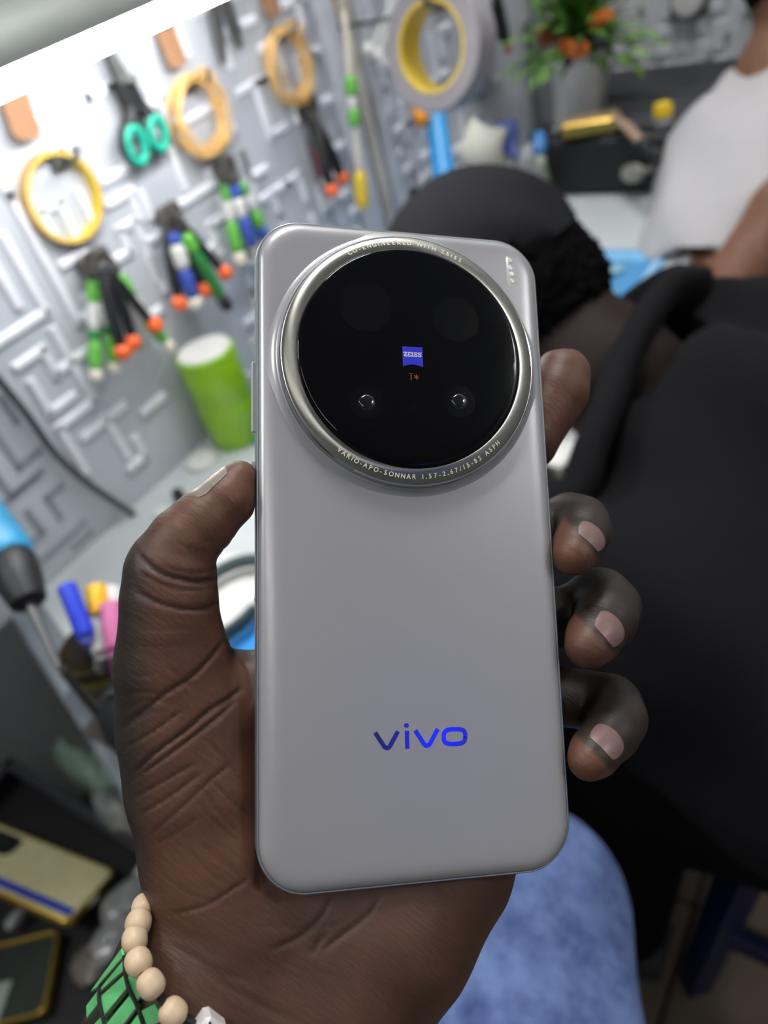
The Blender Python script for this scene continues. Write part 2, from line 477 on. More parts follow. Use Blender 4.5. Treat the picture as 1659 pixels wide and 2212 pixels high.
MB().box(ec + bn * 0.010 + np.array([0, 0, -0.060]), L2, 0.012, 0.010, AX, bev=0.002).build('lower_rail', mat('rail_olive', (128, 138, 118), rough=0.5, metal=0.3), desk)
zs = 0.27
MB().box(ec + bn * 0.0 + np.array([0, 0, -0.07 - (ZD - 0.07 - zs) / 2]), L2, 0.006, (ZD - 0.07 - zs) / 2, AX).build('end_panel', M_endp, desk, smooth=False)
shelf = thing('low_shelf', 'low grey shelf beneath the end of the workbench', 'shelf', (-0.66, -0.2, 0))
MB().box((-0.66, -0.18, zs - 0.012), 0.44, 0.27, 0.012).build('board', mat('shelf_grey', (74, 78, 76), rough=0.6), shelf, smooth=False)
for (x, y) in ((-1.05, -0.4), (-0.28, -0.4), (-0.28, 0.04), (-1.05, 0.04)):
    MB().box((x, y, (zs - 0.024) / 2), 0.015, 0.015, (zs - 0.024) / 2).build('leg', M_endp, shelf, smooth=False)

# --- ceiling tubes, an added fill lamp and the strip lamp on the tool wall
M_tube = mat('ceiling_tube_glow', (235, 240, 250), emit=CEIL_STRENGTH, ecol=(252, 251, 250))
M_tube2 = mat('back_tube_glow', (235, 240, 250), emit=CEIL_BACK, ecol=(252, 251, 250))
M_house = mat('lamp_housing', (222, 224, 224), rough=0.5)
for k, (x, y) in enumerate(((0.50, -0.72), (-0.30, 0.85), (2.02, 1.08), (-0.86, -0.62))):  # the last, near left, is a fill lamp added to brighten the low tray
    t = thing('ceiling_light', ('ceiling tube lamp nearer the front of the room, out of frame', 'ceiling tube lamp over the tool wall, out of frame', 'ceiling tube lamp in the far right corner, out of frame', 'added fill lamp on the ceiling in the near left corner, out of frame')[k], 'lamp', (x, y, 2.6), 'ceiling tube lamps')
    hx_, hy_ = ((0.62, 0.06), (0.10, 0.36), (0.10, 0.25), (0.10, 0.20))[k]
    MB().box((x, y, 2.585), hx_, hy_, 0.015, bev=0.004).build('housing', M_house, t)
    MB().box((x, y, 2.562), hx_ - 0.015, hy_ - 0.015, 0.008, bev=0.003).build('diffuser', M_tube if k == 0 else M_tube2, t)
lamp = thing('strip_lamp', 'grey strip lamp with bright white tube above the tools on the wall', 'lamp', at(150, 120, 0.565))
cl = 0.15                       # how far the tube stands off the wall
p0, p1 = wl(-160, 262, cl), wl(400, 10, cl)
zz = p0[2]; sl = (p1[2] - p0[2]) / (p1[1] - p0[1]); y0, y1 = p0[1], p1[1] + 0.14
xl = XW + cl
M_led = mat('led_glow', (246, 250, 255), emit=LED_STRENGTH, ecol=(252, 252, 252))
M_lh = mat('lamp_grey_shell', (128, 133, 128), rough=0.45, metal=0.2, var=0.03)
tb = MB(); tb.tube([(xl - 0.004, y0 + 0.01, zz + sl * 0.01), (xl - 0.004, y1, zz + sl * (y1 - y0))], 0.0072, n=20)
tb.build('tube', M_led, lamp)
MB().prism([(xl - 0.075, y0, zz + 0.0085), (xl - 0.018, y0, zz + 0.0075), (xl + 0.004, y0, zz + 0.0085), (xl + 0.002, y0, zz + 0.016), (xl - 0.03, y0, zz + 0.042), (xl - 0.075, y0, zz + 0.05)], (0, y1 - y0 + 0.01, sl * (y1 - y0 + 0.01))).build('housing', M_lh, lamp, angle=0.9)
MB().box(((xl - 0.07 + XW) / 2, (y0 + y1) / 2, zz + sl * (y1 - y0) / 2 + 0.03), (xl - 0.07 - XW) / 2, 0.06, 0.012).build('wall_bracket', M_lh, lamp, smooth=False)
# small blue lit shop sign behind the photographer (what the metal of the phone mirrors)
M_blue = mat('blue_sign_glow', (60, 80, 255), emit=SIGN_STRENGTH, ecol=(40, 60, 255))
sg = thing('blue_sign', 'small blue glowing sign high on the right hand wall, out of frame', 'sign', (2.195, -0.54, 2.22))
MB().box((2.188, -0.54, 2.22), 0.008, 0.10, 0.075, bev=0.004).build('face', M_blue, sg)
MB().box((2.196, -0.54, 2.22), 0.003, 0.115, 0.09, bev=0.002).build('frame', M_dark, sg)

# ================================================================== the phone
RP = np.array([[0.97585252, 0.02758805, -0.21668125], [0.00823552, 0.98663964, 0.16270958], [0.21827515, -0.16056503, 0.96258757]])
TP = np.array([-32.20007156, -74.75156754, 193.01010712])
RWP = MCW @ RP                                   # phone axes (u right, v down, w away) in the room
OWP = CAM_LOC + MCW @ TP * 0.001
PW, PH, PT = 75.5, 162.0, 8.2
def pl2w(P):                                     # phone mm -> room
    return OWP + (np.asarray(P, float) * 0.001) @ RWP.T
def ploc(px, py, w_):                            # pixel on the plane w -> phone mm
    d = np.array([(px - PCX) / FPX, (py - PCY) / FPX, 1.0]); n = RP[:, 2]
    s = (w_ + n @ TP) / (n @ d); return RP.T @ (d * s - TP)
phone = thing('smartphone', 'silver grey smartphone with a huge round black camera, held in the hand', 'phone', OWP, rot=RWP)
def pm(name, mb, m, parent=phone, **k):
    return mesh_obj(name, np.asarray(mb.v) * 0.001, mb.f, m, parent, world=False, **k)
def rrect(ins, r=11.5, n=12):
    a, b = PW - ins, PH - ins; r = max(r - ins, 0.5); P = []
    for (cx, cy, t0) in ((b and a - r, ins + r, -90), (a - r, b - r, 0), (ins + r, b - r, 90), (ins + r, ins + r, 180)):
        for k in range(n + 1):
            t = math.radians(t0 + 90 * k / n); P.append((cx + r * math.cos(t), cy + r * math.sin(t)))
    return P
def loft(prof, cap0=True, cap1=True, r=11.5):
    mb = MB(); V = []; F = []; n = None
    for (ins, w_) in prof:
        R = rrect(ins, r); n = len(R); V += [(x, y, w_) for x, y in R]
    for i in range(len(prof) - 1):
        for k in range(n): F.append((i * n + k, i * n + (k + 1) % n, (i + 1) * n + (k + 1) % n, (i + 1) * n + k))
    if cap0: F.append(list(range(n)))
    if cap1: F.append(list(range((len(prof) - 1) * n, len(prof) * n))[::-1])
    return mb.add(V, F)
M_glass = mat('frosted_back_glass', (168, 167, 169), rough=0.33, metal=0.40, var=0.012, scale=20, coat=0.15)
bp = M_glass.node_tree.nodes['Principled BSDF']; bp.inputs['Coat Roughness'].default_value = 0.25
M_frame = mat('phone_frame_metal', (188, 196, 194), rough=0.34, metal=0.9, var=0.01)
M_black = mat('black_glass', (4, 4, 6), rough=0.04, var=0.0, coat=0.0, spec=0.22)
M_screen = mat('screen_glass', (8, 8, 9), rough=0.08)
M_seam = mat('antenna_seam', (150, 156, 154), rough=0.5)
pm('back_glass', loft([(5.6, 0.0), (4.4, 0.03), (3.3, 0.14), (2.3, 0.36), (1.5, 0.74), (0.98, 1.2), (0.72, 1.65), (0.66, 2.3)]), M_glass, angle=1.5)
pm('frame', loft([(0.72, 1.95), (0.55, 1.72), (0.34, 1.70), (0.10, 1.95), (0.0, 2.4), (0.0, 6.2), (0.15, 6.7), (0.5, 6.95)]), M_frame, angle=0.8)
pm('screen', loft([(0.55, 6.9), (0.75, 7.4), (1.4, 7.9), (2.6, 8.2)]), M_screen, angle=0.8)
for (v0, v1) in ((37.4, 55.6), (62.6, 73.2)):
    pm('side_button', MB().box((-0.35, (v0 + v1) / 2, 4.4), 0.55, (v1 - v0) / 2, 1.15, bev=0.3), M_frame)
for (u, v, hu, hv) in ((PW - 0.2, 23.5, 0.26, 0.45), (PW - 0.2, 45.5, 0.26, 0.45), (0.2, 22, 0.26, 0.45), (31.2, PH - 0.2, 0.5, 0.26), (47.5, PH - 0.2, 0.5, 0.26), (46, 0.2, 0.5, 0.26), (0.2, 96, 0.26, 0.45)):
    pm('antenna_band', MB().box((u, v, 4.5), hu, hv, 2.05, bev=0.05), M_seam)
# camera island
UC, VC = 37.95, 36.95
def lz(prof, n=128):
    mb = MB(); V = []; F = []
    for (r, w_) in prof:
        for k in range(n):
            t = 2 * PI * k / n; V.append((UC + r * math.cos(t), VC + r * math.sin(t), w_))
    for i in range(len(prof) - 1):
        for k in range(n): F.append((i * n + k, i * n + (k + 1) % n, (i + 1) * n + (k + 1) % n, (i + 1) * n + k))
    return mb.add(V, F), n
def lzc(prof):
    mb, n = lz(prof); mb.f.append(list(range((len(prof) - 1) * n, len(prof) * n))); return mb
pm('camera_plinth', lzc([(35.6, 0.25), (34.6, -0.05), (33.8, -0.45), (33.3, -1.0), (33.1, -1.3), (31.0, -1.35)]), M_glass, angle=1.5)
M_chrome = mat('ring_chrome', (196, 200, 206), rough=0.07, metal=1.0, var=0.0)
pm('ring_wall', lzc([(32.9, -1.2), (32.75, -1.5), (32.65, -3.1), (32.4, -3.45), (31.9, -3.5)]), M_chrome, angle=0.5)
M_ring = mat('ring_brushed', (152, 151, 142), rough=0.24, metal=1.0, var=0.0, aniso=0.9)
nt = M_ring.node_tree; tg = nt.nodes.new('ShaderNodeTangent'); tg.direction_type = 'RADIAL'; tg.axis = 'Z'
nt.links.new(tg.outputs['Tangent'], nt.nodes['Principled BSDF'].inputs['Tangent'])
mbr, n = lz([(0, 0), (32.35, -3.4), (31.9, -3.75), (29.0, -4.35), (28.55, -4.35), (28.5, -3.9)]); mbr.v = mbr.v[n:]; mbr.f = [[i - n for i in q] for q in mbr.f[n:]]
# the ring's mesh is centred on its own axis so the brushed grain runs round it
ro = mesh_obj('camera_ring', (np.asarray(mbr.v) - np.array([UC, VC, 0])) * 0.001, mbr.f, M_ring, phone, world=False, angle=0.5)
ro.location = (UC * 0.001, VC * 0.001, 0)
cg = pm('camera_glass', lzc([(28.5, -4.0), (28.5, -4.75), (28.25, -5.05), (27.75, -5.22), (27.1, -5.3), (20, -5.36), (10, -5.39), (1, -5.4)]), M_black, angle=0.9)
# lenses seen faintly through the black glass
M_lensr = mat('lens_rim', (6, 6, 8), rough=0.12, spec=0.3)
M_lens = mat('lens_front', (4, 5, 9), rough=0.03, spec=0.7)
def discs(u, v, w0, prof, n=40):
    mb = MB(); V = []; F = []
    for (r, dw) in prof:
        for k in range(n):
            t = 2 * PI * k / n; V.append((u + r * math.cos(t), v + r * math.sin(t), w0 + dw))
    for i in range(len(prof) - 1):
        for k in range(n): F.append((i * n + k, i * n + (k + 1) % n, (i + 1) * n + (k + 1) % n, (i + 1) * n + k))
    F.append(list(range((len(prof) - 1) * n, len(prof) * n)))
    return mb.add(V, F)
for (px, py, r) in ((790, 662, 6.6), (985, 690, 6.0), (793, 870, 4.1), (993, 868, 4.1)):
    q = ploc(px, py, -5.4)
    lr = pm('lens_rim', discs(q[0], q[1], -5.36, [(r, 0.0), (r, -0.05), (r - 0.18, -0.06)]), M_lensr)
    if py > 800:
        mesh_obj('lens_element', np.asarray(discs(q[0], q[1], -5.42, [(r * 0.50, 0), (r * 0.48, -0.10), (r * 0.36, -0.26), (r * 0.20, -0.36), (0.05, -0.4)]).v) * 0.001,
                 discs(0, 0, 0, [(r, 0)] * 5).f, M_lens, lr, world=False, angle=1.5)
q = ploc(896, 880, -5.4)
pm('sensor_window', discs(q[0], q[1], -5.38, [(0.75, 0.0), (0.72, -0.06), (0.6, -0.07)]), M_lensr)
# flash
fm = MB()
def pill(u, v0, v1, r, n=12):
    return [(u + r * math.cos(PI + PI * k / n), v0 + r * math.sin(PI + PI * k / n)) for k in range(n + 1)] + [(u + r * math.cos(PI * k / n), v1 + r * math.sin(PI * k / n)) for k in range(n + 1)]
uf = 67.55
P = pill(uf, 6.5, 12.9, 1.28); P2 = pill(uf, 6.5, 12.9, 1.12)
mb = MB(); n = len(P)
mb.add([(x, y, 0.06) for x, y in P] + [(x, y, -0.07) for x, y in P] + [(x, y, -0.03) for x, y in P2],
       [(k, (k + 1) % n, n + (k + 1) % n, n + k) for k in range(n)] + [(n + k, n + (k + 1) % n, 2 * n + (k + 1) % n, 2 * n + k) for k in range(n)] + [list(range(2 * n, 3 * n))])
fl = pm('flash', mb, mat('flash_window', (186, 186, 184), rough=0.2, coat=1.0))
for (dv, c) in ((6.7, (214, 214, 188)), (8.9, (226, 226, 228)), (10.6, (232, 232, 234)), (12.6, (212, 210, 190))):
    mesh_obj('flash_led', np.asarray(MB().ball((uf + (0.25 if dv in (10.6, 12.6) else -0.1), dv, -0.05), (0.72, 0.8, 0.16), 12, 6).v) * 0.001, MB().ball((0, 0, 0), 1, 12, 6).f, mat('flash_led_%d' % c[2], c, rough=0.15, coat=1.0), fl, world=False)
# --- lettering: built-in font turned into flat meshes
def text_mesh(s, size, off=0.0, sx=1.0):
    c = bpy.data.curves.new('t', 'FONT'); c.body = s; c.size = size; c.offset = off; c.align_x = 'CENTER'; c.resolution_u = 4
    o = bpy.data.objects.new('t', c); COL.objects.link(o); dg = bpy.context.evaluated_depsgraph_get(); dg.update()
    me = bpy.data.meshes.new_from_object(o.evaluated_get(dg))
    V = [(v.co.x * sx, v.co.y) for v in me.vertices]; F = [list(p.vertices) for p in me.polygons]
    bpy.data.objects.remove(o); bpy.data.curves.remove(c); bpy.data.meshes.remove(me); return V, F
def ring_text(s, mid_deg, step_deg, top, size, R=30.45):
    mb = MB(); n = len(s)
    wds = {'I': 0.55, '.': 0.5, '-': 0.7, ' ': 0.75, '/': 0.7, '1': 0.75, 'M': 1.15, 'N': 1.05, 'O': 1.1, 'W': 1.3, '·': 0.6}
    adv = [wds.get(ch, 0.95) for ch in s]; tot = sum(adv); x = -tot / 2
    for ch, a in zip(s, adv):
        xm = x + a / 2; x += a
        if ch == ' ': continue
        t = math.radians(mid_deg) + (1 if top else -1) * math.radians(step_deg) * xm
        ca, sa = math.cos(t), math.sin(t)
        rad = np.array([ca, sa]); tan = np.array([-sa, ca]) * (1 if top else -1)
        up = rad if top else -rad
        V, F = text_mesh(ch, size, 0.03)
        out = []
        for (a_, b_) in V:
            b2 = b_ - size * 0.36
            q = np.array([UC, VC]) + rad * R + tan * a_ + up * b2
            r = np.hypot(*(q - [UC, VC])); w_ = -4.35 + (r - 29.0) / 2.9 * 0.6 - 0.035
            out.append((q[0], q[1], w_))
        mb.add(out, F)
    return mb
M_let = mat('ring_print', (236, 230, 208), rough=0.7)
pm('ring_lettering', ring_text('CO-ENGINEERED WITH ZEISS', -91, 2.75, True, 1.55), M_let, smooth=False)
pm('ring_lettering', ring_text('VARIO-APO-SONNAR 1.57-2.67/15-85 ASPH', 86, 2.62, False, 1.55), M_let, smooth=False)
# blue emblem with slab letters
M_zb = mat('emblem_blue', (14, 22, 190), rough=0.5, emit=0.10, ecol=(14, 22, 220)); M_zw = mat('emblem_white', (206, 208, 224), rough=0.5); M_t = mat('emblem_red', (150, 58, 40), rough=0.5)
nt = M_zb.node_tree; nt.nodes['Principled BSDF'].inputs['Emission Strength'].default_value = 0.0
e0 = ploc(869, 748, -5.42); e1 = ploc(914, 792, -5.42); EW = e1[0] - e0[0]; EH = (e1[1] - e0[1]) * 1.03
pts = [(0, 0), (1, 0), (1, 1)] + [(1 - k / 12, 1 - 0.11 * math.sin(PI * k / 12)) for k in range(1, 12)] + [(0, 1)]
mb = MB(); mb.add([(e0[0] + x * EW, e0[1] + y * EH, -5.43) for x, y in pts], [list(range(len(pts)))])
em = pm('blue_emblem', mb, M_zb, smooth=False)
mb = MB()
def stroke(mb, pts, wd, m, w_=-5.46):
    for (a, b) in zip(pts[:-1], pts[1:]):
        a = np.array(a, float); b = np.array(b, float); d = nrm(b - a); n_ = np.array([-d[1], d[0]]) * wd / 2
        mb.add([(*m(a + n_), w_), (*m(b + n_), w_), (*m(b - n_), w_), (*m(a - n_), w_)], [(0, 1, 2, 3)])
def zm(p): return (e0[0] + EW * (0.05 + 0.90 * p[0] / 5.55), e0[1] + EH * (0.27 + 0.23 * p[1]))
lw = 0.26
for k, ch in enumerate('ZEISS'):
    x = (0, 1.2, 2.4, 3.15, 4.4)[k]
    g = lambda L: [(x + a, b) for a, b in L]
    if ch == 'Z': L = [[(0.05, 0.1), (1, 0.1)], [(0.95, 0.1), (0.1, 0.9)], [(0.05, 0.9), (1.0, 0.9)], [(0.1, 0.05), (0.1, 0.35)], [(0.95, 0.65), (0.95, 0.95)]]
    if ch == 'E': L = [[(0.25, 0.0), (0.25, 1.0)], [(0, 0.09), (0.98, 0.09)], [(0, 0.91), (1.0, 0.91)], [(0.25, 0.5), (0.7, 0.5)], [(0.93, 0.05), (0.93, 0.33)], [(0.95, 0.67), (0.95, 0.95)]]
    if ch == 'I': L = [[(0.28, 0.0), (0.28, 1.0)], [(0, 0.09), (0.56, 0.09)], [(0, 0.91), (0.56, 0.91)]]
    if ch == 'S': L = [[(1.0, 0.1), (0.15, 0.1)], [(0.15, 0.1), (0.2, 0.4), (0.9, 0.62), (0.9, 0.9)], [(0.95, 0.9), (0.0, 0.9)], [(0.97, 0.05), (0.97, 0.33)], [(0.07, 0.67), (0.07, 0.95)]]
    for q in L:
        horiz = abs(q[0][1] - q[1][1]) < 0.02
        if ch == 'S' and len(q) > 2: stroke(mb, g(q), lw * 1.1, zm)
        else:
            stroke(mb, g(q), 0.18 if horiz else (lw * 1.15 if ch != 'Z' or len(q) else lw), zm)
mesh_obj('emblem_letters', np.asarray(mb.v) * 0.001, mb.f, M_zw, em, world=False, smooth=False)
mb = MB(); tq = ploc(883, 806, -5.43); tr = ploc(906, 822, -5.43); tw, th = (tr[0] - tq[0]), (tr[1] - tq[1])
tm = lambda p: (tq[0] + tw * p[0], tq[1] + th * p[1])
for q in ([(0.0, 0.05), (0.42, 0.05)], [(0.21, 0.05), (0.21, 1.0)], [(0.72, 0.1), (0.72, 0.9)], [(0.48, 0.3), (0.96, 0.7)], [(0.48, 0.7), (0.96, 0.3)]): stroke(mb, q, 0.07, tm, -5.44)
pm('red_mark', mb, M_t, smooth=False)
# wordmark
M_word = mat('wordmark_metal', (96, 104, 176), rough=0.14, metal=0.95, var=0.0)
mb = MB()
Wm = lambda x, y: ploc(760 + x / 5.53, 1500 + y / 5.53, -0.02)
def poly_px(L): 
    V = [Wm(x, y) for x, y in L]; mb.add([(v[0], v[1], -0.035) for v in V], [list(range(len(V)))])
def ribbon(pts, wd):
    V = [Wm(x, y) for x, y in pts]; P = [np.array(v[:2]) for v in V]; out = []
    for i in range(len(P)):
        d = nrm((P[min(i + 1, len(P) - 1)] - P[max(i - 1, 0)])); n_ = np.array([-d[1], d[0]]) * wd / 2
        out += [(*(P[i] + n_), -0.035), (*(P[i] - n_), -0.035)]
    mb.add(out, [(2 * i, 2 * i + 2, 2 * i + 3, 2 * i + 1) for i in range(len(P) - 1)])
ribbon([(278, 456), (385, 620), (398, 634), (420, 640), (442, 634), (455, 618), (552, 440)], 1.05)
poly_px([(632, 434), (684, 434), (688, 650), (637, 650)])
poly_px([(652 + 30 * math.cos(k * PI / 8), 371 + 29 * math.sin(k * PI / 8)) for k in range(16)])
ribbon([(757, 430), (862, 592), (876, 606), (897, 612), (920, 606), (932, 592), (1026, 412)], 1.05)
ov = [(1226 + np.sign(math.cos(t)) * abs(math.cos(t)) ** 0.62 * 128, 504 - 4 * math.cos(t) + np.sign(math.sin(t)) * abs(math.sin(t)) ** 0.62 * 88) for t in np.linspace(0, 2 * PI, 49)]
ribbon(ov[:-1] + ov[:2], 1.05)
pm('wordmark', mb, M_word, smooth=False)

# ================================================================== the photographer: hand holding the phone, thigh in jeans
def P(px, py, w_): return ploc(px, py, w_)
def RPX(r, px, py, w_):                          # radius in px -> mm at that depth
    q = RP @ P(px, py, w_) + TP; return r * q[2] / FPX
def C(px, py, w_, r): return (P(px, py, w_), RPX(r, px, py, w_))
def skin_mat(name, dark, light, rough=0.42, spec=0.42):
    m = bpy.data.materials.new(name); m.use_nodes = True; nt = m.node_tree; p = nt.nodes['Principled BSDF']
    N = nt.nodes.new; Lk = nt.links.new
    tc = N('ShaderNodeTexCoord')
    a = N('ShaderNodeAttribute'); a.attribute_name = 'palm'
    cz = N('ShaderNodeAttribute'); cz.attribute_name = 'crease'
    n1 = N('ShaderNodeTexNoise'); n1.inputs['Scale'].default_value = 90; n1.inputs['Detail'].default_value = 5; Lk(tc.outputs['Object'], n1.inputs['Vector'])
    m1 = N('ShaderNodeMix'); m1.data_type = 'RGBA'; m1.inputs[6].default_value = srgb(dark); m1.inputs[7].default_value = srgb(light); Lk(a.outputs['Fac'], m1.inputs[0])
    m2 = N('ShaderNodeMix'); m2.data_type = 'RGBA'; m2.blend_type = 'MULTIPLY'; m2.inputs[0].default_value = 0.5
    r = N('ShaderNodeValToRGB'); r.color_ramp.elements[0].color = (0.62, 0.58, 0.56, 1); r.color_ramp.elements[1].color = (1.2, 1.18, 1.16, 1); r.color_ramp.elements[0].position = 0.32; r.color_ramp.elements[1].position = 0.68
    Lk(n1.outputs['Fac'], r.inputs['Fac']); Lk(m1.outputs[2], m2.inputs[6]); Lk(r.outputs['Color'], m2.inputs[7])
    m3 = N('ShaderNodeMix'); m3.data_type = 'RGBA'; m3.inputs[7].default_value = srgb((34, 20, 16)); Lk(cz.outputs['Fac'], m3.inputs[0]); Lk(m2.outputs[2], m3.inputs[6])
    Lk(m3.outputs[2], p.inputs['Base Color'])
    p.inputs['Roughness'].default_value = rough; p.inputs['Specular IOR Level'].default_value = spec
    p.inputs['Subsurface Weight'].default_value = 0.06; p.inputs['Subsurface Radius'].default_value = (0.003, 0.0012, 0.0008); p.inputs['Subsurface Scale'].default_value = 1.0
    # fine skin lines: two crossed stretched noises and pores
    mp1 = N('ShaderNodeMapping'); mp1.inputs['Rotation'].default_value = (0.3, 0.6, 0.62); mp1.inputs['Scale'].default_value = (1.0, 5.0, 1.0); Lk(tc.outputs['Object'], mp1.inputs['Vector'])
    mp2 = N('ShaderNodeMapping'); mp2.inputs['Rotation'].default_value = (0.5, -0.3, -0.8); mp2.inputs['Scale'].default_value = (1.0, 5.0, 1.0); Lk(tc.outputs['Object'], mp2.inputs['Vector'])
    a1 = N('ShaderNodeTexNoise'); a1.inputs['Scale'].default_value = 230; a1.inputs['Detail'].default_value = 3; Lk(mp1.outputs['Vector'], a1.inputs['Vector'])
    a2 = N('ShaderNodeTexNoise'); a2.inputs['Scale'].default_value = 230; a2.inputs['Detail'].default_value = 3; Lk(mp2.outputs['Vector'], a2.inputs['Vector'])
    ad = N('ShaderNodeMath'); ad.operation = 'ADD'; Lk(a1.outputs['Fac'], ad.inputs[0]); Lk(a2.outputs['Fac'], ad.inputs[1])
    vo = N('ShaderNodeTexVoronoi'); vo.inputs['Scale'].default_value = 1100; Lk(tc.outputs['Object'], vo.inputs['Vector'])
    ad2 = N('ShaderNodeMath'); ad2.operation = 'MULTIPLY_ADD'; Lk(vo.outputs['Distance'], ad2.inputs[0]); ad2.inputs[1].default_value = 0.25; Lk(ad.outputs[0], ad2.inputs[2])
    b = N('ShaderNodeBump'); b.inputs['Strength'].default_value = 0.24; b.inputs['Distance'].default_value = 0.0005
    Lk(ad2.outputs[0], b.inputs['Height']); Lk(b.outputs['Normal'], p.inputs['Normal'])
    return m
M_skin = skin_mat('hand_skin', (43, 34, 27), (97, 63, 47), rough=0.5)
B = Body(0.62, (-50, 26, -12), (106, 238, 62))
# thumb
TH_D = [C(368, 1214, 6, 84), C(398, 1170, 5, 76), C(438, 1130, 4.5, 70), C(492, 1078, 4.2, 60), C(517, 1037, 4, 40)]
TH_P = [C(368, 1240, 7, 99), C(366, 1300, 8.5, 103), C(368, 1350, 10, 106), C(375, 1440, 14, 116)]
B.chain(TH_D, 1.2)
B.chain([C(500, 1040, 4.0, 33), C(519, 1028, 3.8, 30)], 1.5)
B.chain(TH_P, 0.8)
# thenar and the ball of the thumb, into the wrist
B.chain([C(375, 1440, 14, 115), C(404, 1560, 19, 140), C(432, 1690, 21.5, 148), C(472, 1840, 24, 156), C(514, 1965, 26, 169), C(455, 2110, 29, 200), C(392, 2260, 33, 205), C(300, 2440, 38, 215)], 5)
# hypothenar side, into the wrist
B.chain([C(1060, 1480, 23, 118), C(1010, 1700, 25, 140), C(935, 1850, 26, 168), C(830, 1990, 26, 196), C(725, 2120, 28, 205), C(640, 2230, 31, 206), C(520, 2420, 36, 220)], 5)
# palm between
B.chain([C(600, 1480, 18.5, 72), C(690, 1600, 22, 110), C(700, 1800, 25, 130), C(660, 1990, 27, 150), C(560, 2160, 31, 190), C(430, 2400, 37, 215)], 9)
B.chain([C(580, 1500, 18, 70), C(760, 1440, 19, 85), C(920, 1440, 20, 85), C(1060, 1480, 21, 85)], 8)
B.chain([C(800, 1600, 23, 120), C(820, 1800, 26, 130), C(760, 1950, 28, 150)], 9)
# web between thumb and index
B.chain([C(440, 1490, 18, 92), C(505, 1475, 18, 60), C(566, 1462, 17, 50)], 3)
# index: behind the phone, its tip out at the right
FI = [C(585, 1480, 18, 66), C(780, 1260, 18.5, 72), C(980, 1080, 17.5, 66), C(1140, 955, 16, 62), C(1204, 846, 15.6, 66), C(1214, 812, 15.6, 61)]
B.chain(FI, 1.2)
# middle, ring, little: round the right edge and back towards the viewer
FM = [C(760, 1440, 19, 74), C(980, 1260, 21, 70), C(1175, 1150, 20, 62), C(1230, 1122, 17, 56), C(1256, 1128, 12.5, 56), C(1262, 1148, 6.5, 56), C(1248, 1180, 1.8, 53), C(1239, 1198, -0.8, 46)]
FR = [C(920, 1440, 20, 76), C(1100, 1350, 23, 74), C(1235, 1330, 22, 64), C(1296, 1296, 17.5, 68), C(1312, 1312, 12.5, 68), C(1308, 1336, 6.5, 65), C(1282, 1376, 1.6, 58), C(1271, 1394, -0.4, 51)]
FL = [C(1060, 1480, 21, 72), C(1190, 1500, 22, 66), C(1270, 1512, 20, 62), C(1316, 1526, 16, 68), C(1328, 1552, 11.5, 66), C(1318, 1582, 6.5, 60), C(1284, 1626, 2.0, 52), C(1271, 1641, 0.2, 45)]
for Fg in (FM, FR, FL):
    B.chain(Fg[:4], 1.2); B.chain(Fg[3:], 1.6)
# keep the flesh out of the phone: subtract the (slightly grown) phone slab
g = [np.arange(n_, dtype=np.float32) * B.h + np.float32(o) for n_, o in zip(B.n, B.lo)]
X = np.meshgrid(*g, indexing='ij', sparse=True); rr = 2.2
qx = np.abs(X[0] - PW / 2) - (PW / 2 + 0.05 - rr); qy = np.abs(X[1] - PH / 2) - (PH / 2 + 0.05 - rr); qz = np.abs(X[2] - PT / 2) - (PT / 2 + 0.05 - rr)
box = np.sqrt(np.maximum(qx, 0) ** 2 + np.maximum(qy, 0) ** 2 + np.maximum(qz, 0) ** 2) + np.minimum(np.maximum(qx, np.maximum(qy, qz)), 0) - rr
B.F = np.maximum(B.F, -box.astype(np.float32))
V, Q = B.mesh(); V = smooth_mesh(V, Q, 3, 0.5)
Nn = vnormals(V, Q)
pix, dep = topx(pl2w(V))
view = nrm(TP); facing = -(Nn @ (RP.T @ view))
